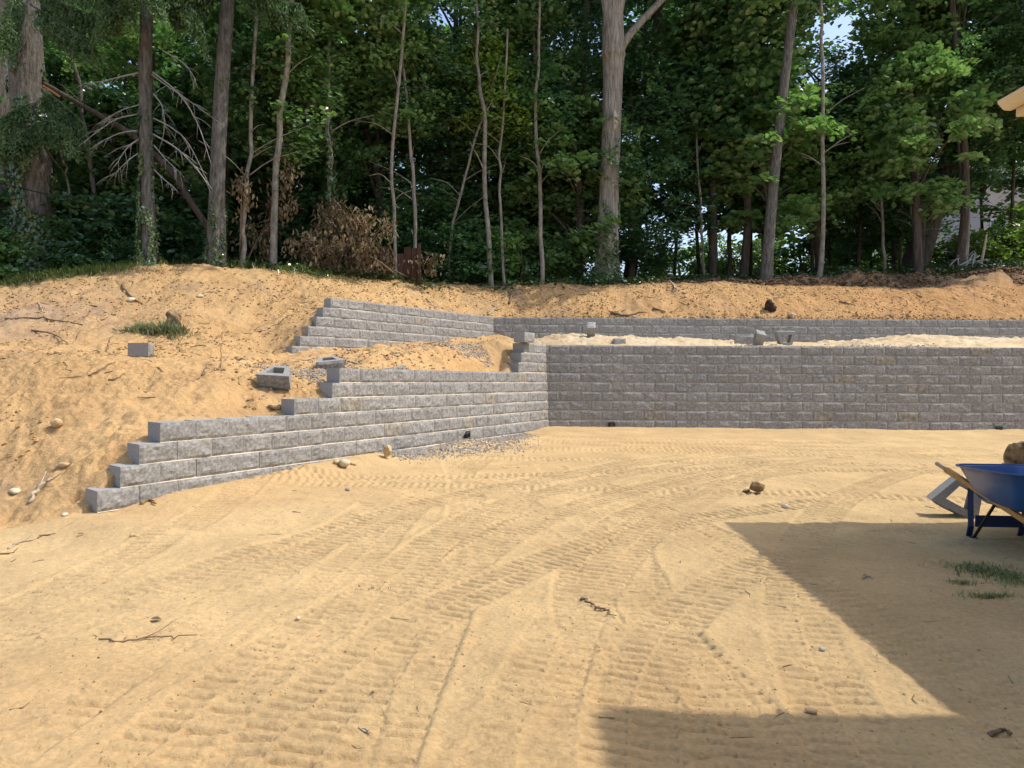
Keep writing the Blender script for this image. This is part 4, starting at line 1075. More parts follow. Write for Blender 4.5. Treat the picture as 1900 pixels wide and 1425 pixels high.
o = link("wall_block", HB[0]); o.location = (x, y, g-0.12); o.rotation_euler = (0, 0, 0.2); o.scale = (0.62, 0.8, 0.9)
tag(o, "dark block almost buried in the sandy terrace, only its top edge showing", "concrete block", "loose wall blocks")
# the one by the wheelbarrow stands on its side so one looks through its core
x, y, g = on_ground(1788, 957, 5, 12)
o = link("wall_block", HB[2]); o.location = (x, y+0.12, g+0.185)
o.rotation_euler = (Matrix.Rotation(math.radians(-13), 3, 'Z') @ Matrix.Rotation(math.radians(28), 3, 'Y') @ Matrix.Rotation(math.radians(90), 3, 'X')).to_euler()
tag(o, "grey hollow block leaning on its side behind the wheelbarrow handle", "concrete block", "loose wall blocks")

# ------------------------------------------------------------------ wheelbarrow
wx, wy = 4.20, 6.35
wg = hz(wx, wy)
wb = empty("wheelbarrow", (wx, wy, wg), math.radians(-4), "blue steel wheelbarrow with wooden handles, cut by the right border", "wheelbarrow")
# tray: lofted rounded rectangle, open on top (local: handles towards +y, wheel towards -y)
def rrect(cx, cy, hx, hy, r, z, n=7, zf=None):
    pts = []
    for (sx, sy, a0) in [(1, 1, 0), (-1, 1, 90), (-1, -1, 180), (1, -1, 270)]:
        for a in np.linspace(a0, a0+90, n):
            px_, py_ = cx+sx*(hx-r)+r*math.cos(math.radians(a)), cy+sy*(hy-r)+r*math.sin(math.radians(a))
            pts.append((px_, py_, z+(zf*(py_-cy) if zf else 0)))
    return pts
rings = [rrect(0, -0.02, 0.12, 0.22, 0.08, 0.33), rrect(0, -0.02, 0.19, 0.30, 0.10, 0.335), rrect(0, -0.02, 0.225, 0.345, 0.11, 0.37), rrect(0, -0.03, 0.285, 0.46, 0.14, 0.53, zf=-0.02),
         rrect(0, -0.04, 0.325, 0.53, 0.17, 0.63, zf=-0.03), rrect(0, -0.04, 0.345, 0.55, 0.18, 0.638, zf=-0.03)]
inner = [rrect(0, -0.04, 0.318, 0.522, 0.165, 0.634, zf=-0.03), rrect(0, -0.03, 0.279, 0.454, 0.135, 0.534, zf=-0.02), rrect(0, -0.02, 0.219, 0.338, 0.105, 0.376), rrect(0, -0.02, 0.12, 0.22, 0.08, 0.345)]
R_ = rings+[rrect(0, -0.04, 0.345, 0.55, 0.18, 0.646, zf=-0.03)]+inner
nn = len(R_[0]); V_ = np.concatenate([np.array(q) for q in R_])
F_ = [[i*nn+j, i*nn+(j+1) % nn, (i+1)*nn+(j+1) % nn, (i+1)*nn+j] for i in range(len(R_)-1) for j in range(nn)]
mb = MB(); mb.add(V_, F_, [list(range(nn))[::-1]], [[(len(R_)-1)*nn+j for j in range(nn)]])
tray = mb.build("tray", M['blue_paint'], wb, True)
mb = MB(); P_ = np.array(rrect(0, -0.04, 0.345, 0.55, 0.18, 0.642, zf=-0.03)); P_ = np.vstack([P_, P_[:2]])
mb.tube(P_, 0.010, 6, cap=False); mb.build("rim", M['blue_paint'], tray, True)
for s in (-1, 1):
    a = np.array([s*0.30, 0.84, 0.60]); b = np.array([s*0.115, -0.72, 0.17])
    d = (b-a)/np.linalg.norm(b-a)
    def beam(p, q, hw, hh):
        dd = unit(q-p); sd = unit(np.cross(dd, [0, 0, 1.0])); up = np.cross(sd, dd)
        c = [p+sd*i*hw+up*j*hh for i, j in ((-1, -1), (1, -1), (1, 1), (-1, 1))]+[q+sd*i*hw+up*j*hh for i, j in ((-1, -1), (1, -1), (1, 1), (-1, 1))]
        return c, [[3, 2, 1, 0], [4, 5, 6, 7], [0, 1, 5, 4], [1, 2, 6, 5], [2, 3, 7, 6], [3, 0, 4, 7]]
    mb = MB(); mb.add(*beam(a+d*0.16, b, 0.019, 0.021)); h_ = mb.build("handle", M['handle_wood'], wb)
    mb = MB(); mb.tube(spline([a, a+d*0.03, a+d*0.12, a+d*0.19], 8), [0.012, 0.019, 0.019, 0.018, 0.0175, 0.018, 0.022, 0.024], 10); mb.build("grip", M['grip_wood'], h_, True)
    ly = 0.36; t = (0.84-ly)/(0.84+0.72); hp = a+(b-a)*t
    mb = MB()
    for (p, q, hw, hh) in [((hp[0]*0.95, ly, hp[2]-0.02), (hp[0]*0.88, ly+0.02, 0.10), 0.022, 0.006), ((hp[0]*0.88, ly+0.02, 0.10), (hp[0]*0.88, ly+0.05, 0.012), 0.024, 0.007), ((hp[0]*0.88, ly+0.055, 0.008), (hp[0]*0.88, ly-0.05, 0.008), 0.024, 0.007)]:
        mb.add(*beam(np.array(p), np.array(q), hw, hh))
    mb.build("leg", M['navy_paint'], wb)
    mb = MB(); t2 = (0.84-0.02)/(0.84+0.72); h2 = a+(b-a)*t2
    mb.add(*beam(np.array([hp[0]*0.88, ly-0.03, 0.012]), np.array([h2[0], 0.02, h2[2]-0.02]), 0.013, 0.005)); mb.build("leg_brace", M['pipe'], wb)
mb = MB(); mb.box((-0.19, 0.35, 0.10), (0.19, 0.362, 0.20)); mb.build("cross_brace", M['navy_paint'], wb)
mb = MB(); mb.box((-0.17, -0.10, 0.315), (0.17, 0.10, 0.335)); mb.build("tray_support", M['navy_paint'], wb)
th_ = np.linspace(0, 2*np.pi, 25)
def torus(R, r0, cy, cz, w=1.0, n=24, m=10):
    A_, B_ = np.meshgrid(np.linspace(0, 2*np.pi, n, endpoint=False), np.linspace(0, 2*np.pi, m, endpoint=False), indexing='ij')
    v = np.stack([r0*w*np.sin(B_), cy+(R+r0*np.cos(B_))*np.cos(A_), cz+(R+r0*np.cos(B_))*np.sin(A_)], -1).reshape(-1, 3)
    i = np.arange(n)[:, None]; j = np.arange(m)[None]
    q = np.stack([i*m+j, ((i+1) % n)*m+j, ((i+1) % n)*m+(j+1) % m, i*m+(j+1) % m], -1).reshape(-1, 4)
    return v, q
wheel = MB().add(*torus(0.135, 0.055, -0.70, 0.19, 0.85)).build("wheel", M['tyre'], wb, True)
mb = MB(); mb.tube([(-0.03, -0.70, 0.19), (0.03, -0.70, 0.19)], 0.095, 18); mb.build("rim", M['steel'], wheel)
mb = MB(); mb.tube([(-0.13, -0.70, 0.19), (0.13, -0.70, 0.19)], 0.010, 8); mb.build("axle", M['steel'], wb)

# ------------------------------------------------------------------ stones
def rock_mesh(seed, sx, sy, sz, sub=2, rough=0.34, facet=False):
    import bmesh
    bm = bmesh.new(); bmesh.ops.create_icosphere(bm, subdivisions=sub, radius=1.0)
    r = np.random.default_rng(seed)
    V = np.array([v.co[:] for v in bm.verts])
    d = np.ones(len(V))
    for k in range(11 if facet else 8):
        nrm = unit(r.normal(size=3)); c = r.uniform(0.55, 0.9)
        pr = V@nrm; d = np.where(pr > c, np.minimum(d, c/np.maximum(pr, 0.01)), d)
    n = fbm(V[:, 0]*1.6+seed*3.1, V[:, 1]*1.6+V[:, 2]*1.3, seed, 3)
    V = V*(d*(1+rough*n))[:, None]*np.array([sx, sy, sz])
    for v, c in zip(bm.verts, V): v.co = c
    me = bpy.data.meshes.new("stone"); bm.to_mesh(me); bm.free()
    for p in me.polygons: p.use_smooth = not facet
    return me
def rock(px, py, size, m, label, seed, name="stone", sink=0.42, Y=None, rz=0.0, ry=0.0, facet=False, rng=(3, 26)):
    x, y, g = on_ground(px, py, *rng) if Y is None else ((px-950)/FPX*Y, Y, hz((px-950)/FPX*Y, Y))
    o = link(name, rock_mesh(seed, *size, facet=facet, sub=3 if max(size) > 0.12 else 2), M[m])
    o.location = (x, y, g+size[2]*(1-sink)); o.rotation_euler = (0, ry, rz)
    return tag(o, label, "stone")
rock(639, 868, (0.085, 0.07, 0.065), 'stone_pale', "pale rounded stone at the wall's foot beside two small brown ones", 1, sink=0.2)
rock(626, 862, (0.05, 0.05, 0.045), 'stone_tan', "small brown stone touching the left side of the pale rounded stone", 2)
rock(656, 864, (0.05, 0.035, 0.03), 'stone_tan', "small flat brown stone on the right side of the pale rounded stone", 3)
rock(719, 852, (0.085, 0.06, 0.115), 'stone_tan', "upright squarish tan stone leaning against the stepped wall's base", 4, sink=0.05, facet=True)
rock(1406, 917, (0.105, 0.085, 0.075), 'stone_brown', "lone dark brown rock in the middle of the sand lot", 5, sink=0.15, facet=True)
rock(1386, 916, (0.05, 0.035, 0.025), 'stone_brown', "small dark lump standing in for the shadow left of the lone brown rock", 6)  # dark shape added for the lone rock's cast shadow, not a second stone
rock(104, 792, (0.085, 0.07, 0.065), 'stone_tan', "round tan stone stuck in the left slope", 7, rng=(7, 14))
rock(484, 715, (0.115, 0.09, 0.075), 'stone_tan', "tan stone beside the left end of the tilted hollow block", 8, rng=(8, 13), sink=0.2)
rock(510, 760, (0.10, 0.07, 0.06), 'stone_tan', "rough tan rock just left of the proud block on the wall step", 9, rng=(8, 12), facet=True)
rock(1902, 852, (0.24, 0.23, 0.23), 'boulder', "mottled grey-brown boulder behind the wheelbarrow at the right border", 10, name="boulder", Y=11.2, sink=0.12, facet=True)
rock(1470, 590, (0.14, 0.10, 0.09), 'stone_tan', "orange-brown stone on the bank's foot right of the dark root clump", 12, rng=(20.6, 24), facet=True)
rock(1405, 590, (0.08, 0.07, 0.06), 'stone_brown', "small brown stone on the bank's foot left of the orange-brown stone", 13, rng=(20.6, 24))
rock(1312, 590, (0.07, 0.06, 0.05), 'stone_brown', "small reddish stone on top of the upper wall below the bank", 14, rng=(20.6, 24))
rock(1459, 944, (0.04, 0.035, 0.025), 'stone_pale', "little white stone right of the house shadow's corner", 15)
rock(1528, 1210, (0.022, 0.02, 0.016), 'gravel', "single grey pebble in the sunlit wedge between the two shadows", 16)
rock(29, 916, (0.065, 0.05, 0.035), 'stone_pale', "chalky white stone at the foot of the left slope by a stick", 17, rng=(6, 12))
rock(121, 958, (0.035, 0.03, 0.022), 'stone_pale', "small pale pebble below the stick at the left", 18)
rock(245, 996, (0.03, 0.022, 0.018), 'stone_tan', "small tan pebble on the lot below the wall's first step", 19)
rock(120, 868, (0.07, 0.055, 0.035), 'stone_tan', "flat tan clod of earth on the slope left of the wall's lowest steps", 20, rng=(6, 12))
rock(109, 868, (0.04, 0.03, 0.025), 'stone_pale', "small pale stone in the dug hollow left of the wall steps", 21, rng=(6, 12))
rock(370, 552, (0.09, 0.07, 0.05), 'stone_pale', "pale stone high on the left mound", 22, rng=(14, 21))
rock(646, 912, (0.035, 0.03, 0.025), 'gravel', "grey pebble on the lot below the pale rounded stone", 23)
rock(555, 1152, (0.015, 0.013, 0.012), 'stone_pale', "tiny white pebble in the tracks at lower left", 24)
rock(1512, 1325, (0.032, 0.03, 0.012), 'stone_tan', "half buried stone inside the near house shadow", 25)
# dark root clump hanging on the bank
x, y, g = on_ground(1428, 577, 20.6, 24)
o = link("root_clump", rock_mesh(31, 0.20, 0.14, 0.17, 3, 0.9), M['dark_root']); o.location = (x, y-0.02, g+0.10)
tag(o, "dark tangled root clump stuck in the orange bank above the wall", "root clump")

# ------------------------------------------------------------------ drain pipes through the wall
def pipe(px, py, Y, nrm, label):
    x, y, z = A(px, py, Y); n = np.array([nrm[0], nrm[1], 0.0])
    root = empty("drain_pipe", (x, y, z), math.atan2(nrm[1], nrm[0])+math.pi/2, label, "pipe")
    mb = MB(); a = np.linspace(0, 2*np.pi, 20, endpoint=False)
    ro, ri = 0.055, 0.046
    v = np.concatenate([np.c_[ro*np.cos(a), 0*a-0.05, ro*np.sin(a)], np.c_[ri*np.cos(a), 0*a-0.05, ri*np.sin(a)], np.c_[ri*np.cos(a), 0*a+0.3, ri*np.sin(a)], np.c_[ro*np.cos(a), 0*a+0.3, ro*np.sin(a)]])
    j = np.arange(20); k = (j+1) % 20
    q = np.concatenate([np.c_[20*i+j, 20*i+k, 20*(i+1)+k, 20*(i+1)+j] for i in range(3)]+[np.c_[60+j, 60+k, k, j]])
    mb.add(v, q); mb.build("pipe", M['pipe'], root, True)
    mb = MB(); mb.box((-0.075, -0.034, -0.07), (0.075, -0.026, -0.05)); mb.box((-0.075, -0.034, 0.05), (0.075, -0.026, 0.075)); mb.box((-0.075, -0.034, -0.05), (-0.055, -0.026, 0.05)); mb.box((0.055, -0.034, -0.05), (0.075, -0.026, 0.05))
    mb.build("collar", M['pipe'], root)
    return root
u_ = u_on(866, C1, D1, A1); p_ = C1-D1*u_+N1*0.0
pipe(866, 808, p_[1]-0.02, N1, "black drain pipe end poking from the stepped wall above the gravel")
pipe(1135, 790, 16.68, (0, -1), "black drain pipe at the foot of the back wall near the corner")
pipe(1853, 798, 16.68, (0, -1), "black drain pipe at the foot of the back wall near the right border")

# ------------------------------------------------------------------ gravel, pebbles and clods
def scatter_stones(name, label, cat, P, size, m, seed, parent=None, lift=0.3, flat=0.7):
    r = np.random.default_rng(seed); n = len(P)
    P = np.asarray(P); z = height(P[:, 0], P[:, 1])
    oc = np.array([[1, 0, 0], [-1, 0, 0], [0, 1, 0], [0, -1, 0], [0, 0, 1], [0, 0, -1]], float)
    f = np.array([[0, 2, 4], [2, 1, 4], [1, 3, 4], [3, 0, 4], [2, 0, 5], [1, 2, 5], [3, 1, 5], [0, 3, 5]])
    S = size*(0.45+0.9*r.random(n)**2)
    th_ = r.uniform(0, 6.28, n)
    V = oc[None]*(0.65+0.7*r.random((n, 6, 1)))*np.array([1, 0.8, flat])
    V = V+0.18*r.normal(size=V.shape)
    x = V[..., 0]*np.cos(th_)[:, None]-V[..., 1]*np.sin(th_)[:, None]; y = V[..., 0]*np.sin(th_)[:, None]+V[..., 1]*np.cos(th_)[:, None]
    V = np.stack([x, y, V[..., 2]], -1)*S[:, None, None]+np.c_[P, z+S*lift][:, None]
    F = f[None]+6*np.arange(n)[:, None, None]
    o = link(name, mesh_np(name, V.reshape(-1, 3), F.reshape(-1, 3)), M[m])
    return tag(o, label, cat, None, "stuff")
r = np.random.default_rng(71)
P = []
while len(P) < 5200:       # crushed stone spilled at the wall's foot round the pipe
    u = r.uniform(1.4, 6.2); w = abs(r.normal())*0.36*(0.35+1.0*math.exp(-((u-3.9)/1.5)**2))
    p = C1-D1*u+N1*(0.03+w); P.append(tuple(p))
scatter_stones("gravel", "grey crushed stone spilled at the stepped wall's foot round the drain pipe", "gravel", P, 0.017, 'gravel', 72)
P = []
while len(P) < 4200:       # drainage stone behind the stepped wall
    u = r.uniform(0.9, 6.9); w = 0.3+abs(r.normal())*(0.60+0.25*math.sin(u*1.3))
    if vn(np.array([u*1.7]), np.array([w*2.2]), 4)[0] < 0.42: continue
    p = C1-D1*u-N1*w; P.append(tuple(p))
for _ in range(1300):
    x = r.uniform(5.0, 9.5); P.append((x, 17.0+abs(r.normal())*0.2))
scatter_stones("gravel", "grey drainage stone lying behind the top of the lower walls", "gravel", P, 0.019, 'gravel', 73)
P = np.c_[r.uniform(-14, 16, 60000), r.uniform(7, 24, 60000)]
u1, w1, u2, w2, lb, ub = regions(P[:, 0], P[:, 1])
bank = (lb | ((u1 > U1END) & (P[:, 0] < -3.5))) & (P[:, 1] < 23.1) & ~((P[:, 1] > 16.8) & (P[:, 1] < 20.5) & (P[:, 0] > 0.3)) & (vn(P[:, 0]*0.8, P[:, 1]*0.8, 66) > 0.42)
Pb = P[bank][:13000]
scatter_stones("clods", "loose sandy clods and crumbs strewn over the banks", "clods", Pb, 0.030, 'clod', 75, lift=0.25)
Pc = P[bank & (vn(P[:, 0]*0.5, P[:, 1]*0.5, 67) > 0.5)][-800:]
scatter_stones("soil_lumps", "dark brown soil lumps strewn over the banks", "clods", Pc, 0.036, 'stone_brown', 76, lift=0.2)
th_ = np.radians(r.uniform(-36, 36, 9000)); rad_ = np.exp(r.uniform(math.log(2.4), math.log(16), 9000))
P = np.c_[rad_*np.sin(th_), rad_*np.cos(th_)]
u1, w1, u2, w2, lb, ub = regions(P[:, 0], P[:, 1]); ok = ~lb & (vn(P[:, 0]*0.7, P[:, 1]*0.7, 12) > 0.45)
scatter_stones("sand_crumbs", "small sand crumbs and grit lying on the lot", "crumbs", P[ok][:3000], 0.007, 'crumb', 77, lift=0.1)
scatter_stones("grit", "tiny dark bits of grit lying on the lot", "grit", P[ok][-300:], 0.006, 'stone_brown', 78, lift=0.2)
P = np.c_[r.uniform(-0.3, 14, 2600), 20.62+abs(r.normal(size=2600))*0.16]
scatter_stones("clods", "earth crumbs collected along the top of the upper wall", "clods", P, 0.035, 'clod', 79, lift=0.25)

P = np.c_[r.uniform(2.5, 16, 2600), 24.1+0.28*r.normal(size=2600)]
scatter_stones("soil_lumps", "dark topsoil lumps along the undercut edge of the wood at the right", "clods", P, 0.07, 'topsoil', 81, lift=0.2)

# ------------------------------------------------------------------ sticks, roots and twigs one can pick out
def stick(pts, r0, m, label, rng=(3, 26), name="stick", lift=None, tip=0.4, wob=0.012, forks=0):
    W = [np.array(on_ground(px, py, *rng)) for px, py in pts]
    for i, w in enumerate(W): w[2] += (lift[i] if lift else 0)+r0*0.8
    n = 4*len(W)
    P = spline(W, n); rr_ = np.random.default_rng(int(pts[0][0]*7+pts[0][1]))
    P = P+wob*rr_.normal(size=P.shape)*np.array([1, 1, 0.3])
    if not lift: P[:, 2] = np.maximum(P[:, 2], height(P[:, 0], P[:, 1])+r0*0.5)
    mb = MB(); mb.tube(P, np.linspace(r0, r0*tip, n)*(0.85+0.3*rr_.random(n)), 6)
    for k in range(forks):
        i = n//2+k*2; d = unit(P[min(i+1, n-1)]-P[i-1]); s = np.cross(d, [0, 0, 1.0])*(1 if k % 2 else -1)
        mb.tube(spline([P[i], P[i]+(d+s)*0.07, P[i]+(d*1.6+s*1.3)*0.10+np.array([0, 0, 0.03])], 5), np.linspace(r0*0.6, r0*0.2, 5), 5)
    return tag(mb.build(name, M[m], None, True), label, "stick")
stick([(52, 938), (75, 915), (95, 896)], 0.022, 'twig_pale', "stout pale stick propped on the slope's foot at the left", (6, 12), lift=[0, 0.05, 0.03], forks=2)
stick([(17, 1020), (40, 1008), (62, 1004)], 0.010, 'twig_pale', "crooked pale stick lying on the lot at the left border", forks=1)
stick([(68, 1002), (85, 997), (105, 994)], 0.008, 'twig', "thin stick lying in line right of the crooked pale stick")
stick([(2, 1030), (18, 1029), (33, 1020)], 0.006, 'twig', "short twig below the crooked pale stick")
stick([(10, 593), (60, 592), (110, 597), (152, 604)], 0.022, 'twig', "long dark root trailing across the left mound", (14, 20))
stick([(165, 700), (185, 690), (211, 673)], 0.013, 'twig', "bent brown twig on the left terrace edge", (9, 14), lift=[0, 0.02, 0.0])
stick([(200, 706), (218, 703), (231, 695)], 0.012, 'twig', "brown twig right of the bent one on the terrace edge", (9, 14))
stick([(197, 654), (202, 635), (209, 622)], 0.013, 'twig', "upright curved twig left of the standing block", (11, 16))
stick([(410, 690), (411, 665), (412, 638)], 0.009, 'twig', "upright thin stalk on the terrace between the two loose blocks", (10, 13), lift=[0, 0.15, 0.35])
stick([(377, 697), (381, 690), (384, 683)], 0.011, 'twig', "short dark stub left of the upright thin stalk", (10, 13), lift=[0, 0.04, 0.07])
stick([(117, 673), (124, 682), (130, 692)], 0.008, 'twig', "thin twig lying on the terrace at far left", (9, 14))
stick([(70, 562), (76, 570), (78, 580)], 0.022, 'twig_pale', "forked pale root end on the left mound", (15, 20), forks=1)
stick([(1083, 1112), (1098, 1124), (1110, 1134)], 0.008, 'twig', "dark twig in the tracks at the lot's centre")
stick([(1108, 1132), (1128, 1137), (1142, 1143)], 0.007, 'twig', "thin twig just right of the dark centre twig")
stick([(1132, 582), (1160, 588), (1198, 582)], 0.045, 'twig', "thick brown stick lying along the bank above the upper wall", (20.6, 24))
stick([(1211, 574), (1222, 576), (1235, 580)], 0.028, 'twig', "short brown stick on the bank right of the thick one", (20.6, 24))
stick([(1241, 522), (1250, 535), (1254, 539)], 0.035, 'twig_pale', "pale stick hanging over the bank's lip right of the big tree", (21.5, 24))
stick([(1267, 545), (1273, 543), (1277, 541)], 0.022, 'twig_pale', "small pale stick below the one on the bank's lip", (20.6, 24))
stick([(905, 585), (916, 575), (925, 567)], 0.03, 'twig_pale', "curved pale root on the bank above the walls' corner", (20.4, 24))
stick([(945, 565), (950, 545), (957, 533)], 0.035, 'twig', "dark root sticking down the bank above the upper wall's corner", (20.4, 24))
stick([(791, 557), (800, 566), (808, 575)], 0.028, 'twig_pale', "straight pale stick on the slope above the slanting upper wall", (18, 24))
stick([(1556, 561), (1572, 564), (1586, 568)], 0.022, 'twig', "thin dark stick on the right part of the orange bank", (20.6, 24))
stick([(342, 895), (356, 900), (372, 905)], 0.010, 'twig_pale', "thin forked twig leaning on the wall's lowest course", (6.5, 9.5), lift=[0.10, 0.02, 0], forks=2)
stick([(262, 937), (277, 930), (292, 938)], 0.020, 'stone_brown', "dark brown root lump at the lowest course of the wall", (6, 9))
stick([(190, 1190), (230, 1193), (300, 1186), (360, 1182)], 0.006, 'twig', "long thin stalk lying on the lot at lower left", forks=1)
stick([(670, 1408), (680, 1395), (690, 1388)], 0.004, 'twig_pale', "pale straw in a track near the bottom border")
stick([(1604, 1077), (1610, 1070), (1616, 1078)], 0.007, 'twig_pale', "short pale chip of wood in the house shadow")
stick([(1850, 1372), (1866, 1368), (1884, 1370)], 0.010, 'twig', "dark leaf-like sliver in the near shadow at lower right")
stick([(60, 615), (100, 622), (125, 640)], 0.02, 'twig', "dark twisted root on the lower left mound", (13, 19))
stick([(226, 530), (240, 548), (262, 566)], 0.03, 'twig', "dark root running down the left mound to a pale stone", (14, 20))
rock(243, 560, (0.10, 0.08, 0.06), 'stone_pale', "white stone at the end of the dark root on the mound", 33, rng=(14, 20))
x, y, g = on_ground(322, 600, 12, 20)
o = link("stump", rock_mesh(51, 0.16, 0.12, 0.15, 3, 0.8), M['stone_brown']); o.location = (x, y, g+0.08)
tag(o, "small dark stump piece beside the uprooted grass on the mound", "stump")
# fine litter
r = np.random.default_rng(5)
mb = MB()
for k in range(420):
    if k < 130: x, y = r.uniform(-4, 6), r.uniform(2.6, 13)
    elif k < 300: x, y = r.uniform(-12, -2.5), r.uniform(9.5, 19)
    else: x, y = r.uniform(-3, 14), r.uniform(20.8, 23)
    a = r.uniform(0, 6.28); L = r.uniform(0.05, 0.16)*(1.0 if k < 130 else 2.0); rad_ = (0.0022 if k < 130 else 0.007)*(0.6+r.random())
    pp = np.array([[x+math.cos(a)*L*t, y+math.sin(a)*L*t, 0] for t in (-0.5, 0, 0.5)])
    pp[1, :2] += r.normal(size=2)*L*0.12; pp[:, 2] = height(pp[:, 0], pp[:, 1])+rad_
    mb.tube(pp, [rad_, rad_, rad_*0.5], 4)
tag(mb.build("twig_litter", M['twig']), "scattered bits of twig and root lying on the sand", "twigs", None, "stuff")

# ------------------------------------------------------------------ grass tufts
def tuft(px, py, w, d, n, h, m, label, seed, rng=(3, 26), lean=0.6, name="grass_tuft"):
    r = np.random.default_rng(seed); x0, y0, _ = on_ground(px, py, *rng)
    p = np.c_[x0+w*r.normal(size=n)*0.5, y0+d*r.normal(size=n)*0.5]; z = height(p[:, 0], p[:, 1])
    a = r.uniform(0, 6.28, n); L = h*(0.4+0.9*r.random(n)); le = lean*(0.3+r.random(n))
    o1 = np.c_[np.cos(a)*le, np.sin(a)*le, np.ones(n)*0.8]; o1 = unit(o1)
    b = np.c_[p, z-0.01]; mid = b+o1*(L*0.55)[:, None]; tip = mid+unit(o1+np.c_[np.cos(a), np.sin(a), -0.5*np.ones(n)])*(L*0.5)[:, None]
    s = np.c_[-np.sin(a), np.cos(a), 0*a]*(0.0045*(0.7+0.6*r.random(n))*(h/0.12)**0.7)[:, None]
    v = np.stack([b-s, b+s, mid+s*0.8, mid-s*0.8, tip], 1).reshape(-1, 3)
    k = np.arange(n)[:, None]*5
    return tag(link(name, mesh_np(name, v, [k+np.array([[0, 1, 2, 3]]), k+np.array([[3, 2, 4]])]), M[m]), label, "grass", None, "stuff")
tuft(1840, 1062, 0.26, 0.20, 430, 0.075, 'grass', "green grass tuft in the house shadow below the wheelbarrow", 1)
tuft(1895, 1078, 0.22, 0.28, 420, 0.075, 'grass', "green grass patch at the right border below the wheelbarrow", 2)
tuft(1840, 1110, 0.16, 0.055, 230, 0.06, 'grass', "small low strip of grass, nearest of the green patches in the shadow", 3)
tuft(1790, 1052, 0.22, 0.14, 200, 0.05, 'grass', "sparse thin grass left of the green tuft in the shadow", 4)
tuft(1790, 1085, 0.12, 0.05, 130, 0.05, 'grass', "few straggling blades of grass between the shaded patches", 5)
tuft(262, 612, 0.30, 0.20, 330, 0.30, 'grass_dull', "uprooted grey-green grass clump on the left mound, left half", 6, (12, 20), 1.2)
tuft(315, 618, 0.42, 0.22, 480, 0.30, 'grass_dull', "wilted grass clump on the left mound, right of the other one", 7, (12, 20), 1.2)
for i, (px, py) in enumerate([(20, 528), (60, 520), (110, 514), (190, 505), (240, 498), (330, 492), (440, 496), (560, 506), (-30, 530), (150, 510)]):
    tuft(px, py-3, 1.2, 0.5, 420, 0.30, 'grass', "fringe of grass where the left mound meets the wood", 60+i, (17, 24), 0.9)
tuft(690, 1092, 0.16, 0.12, 60, 0.055, 'twig', "dried brown weed tangle lying in the tracks left of centre", 8, (3, 12), 1.6, "dry_weeds")
tuft(60, 1180, 0.20, 0.10, 40, 0.05, 'twig', "flattened dry weed stalks near the lower left border", 9, (3, 12), 1.8, "dry_weeds")
tuft(260, 1185, 0.22, 0.08, 26, 0.055, 'twig', "thin dry stalks crossed on the lot at lower left", 10, (3, 12), 1.8, "dry_weeds")
tuft(1420, 1085, 0.05, 0.3, 24, 0.06, 'twig', "few dry root hairs along a track right of centre", 11, (3, 12), 1.8, "dry_weeds")
for (px, py, lab) in [(291, 1155, "single curled brown leaf on the lot at lower left"), (1395, 700, ""), (150, 995, "small dead leaf left of the pebble below the wall steps")]:
    if not lab: continue
    x, y, g = on_ground(px, py, 3, 14)
    v, q = leaves_np(np.array([[x, y, g+0.012]]), unit(np.array([[0.2, -0.2, 1.0]])), np.array([[1.0, 0.3, 0.0]]), np.array([0.055]), 0.5, 0.8)
    tag(link("fallen_leaf", mesh_np("fallen_leaf", v, q), M['leaf_dead']), lab, "leaf")

# ------------------------------------------------------------------ brush pile with dead leaves
bx0, by0 = A(610, 500, 20.9)[:2]; bg = hz(bx0, by0)
brush = empty("brush_pile", (bx0, by0, bg), 0, "heap of cut branches with withered brown leaves at the wood's edge", "brush pile")
r = np.random.default_rng(15)
cs, os_ = [], []
for k in range(30):
    bpx = r.uniform(490, 725); hgt = (0.45+2.6*math.exp(-((bpx-535)/48)**2)+1.7*math.exp(-((bpx-655)/36)**2))*r.uniform(0.35, 1.0)
    q = np.array(A(bpx, 505, 20.9+r.uniform(-0.7, 0.9)))-np.array([bx0, by0, bg]); q[2] = 0
    tip = q+np.array([r.normal()*0.5, r.normal()*0.35-0.1, hgt])
    b0 = q+np.array([r.normal()*0.5, r.uniform(0, 0.8), 0.0])
    P = spline([b0, (b0+tip)/2+np.array([0, 0, 0.15*hgt]), tip, tip+np.array([r.normal()*0.3, -0.25, -0.25])], 10)
    if k < 22:
        MB().tube(P, np.linspace(0.028, 0.006, 10), 5).build("branch", M['twig'], brush, True)
    for t in range(3, 10): cs.append(P[t]+0.1*r.normal(size=3)); os_.append(unit(P[t]-P[max(t-2, 0)]))
cs = np.array(cs); os_ = np.array(os_); per = 16
p = np.repeat(cs, per, 0)+np.c_[0.13*r.normal(size=(len(cs)*per, 2)), 0.13*r.normal(size=len(cs)*per)-0.08]
p[:, 2] = np.maximum(p[:, 2], 0.03)
m_ = len(p)
v, q = leaves_np(p, unit(r.normal(size=(m_, 3))+np.array([0, -0.5, 0.1])), unit(np.c_[0.4*r.normal(size=(m_, 2)), -1.0*np.ones(m_)]), 0.145*(0.6+0.7*r.random(m_)), 0.5, 0.55)
link("withered_leaves", mesh_np("withered_leaves", v, q), M['leaf_dead'], brush)

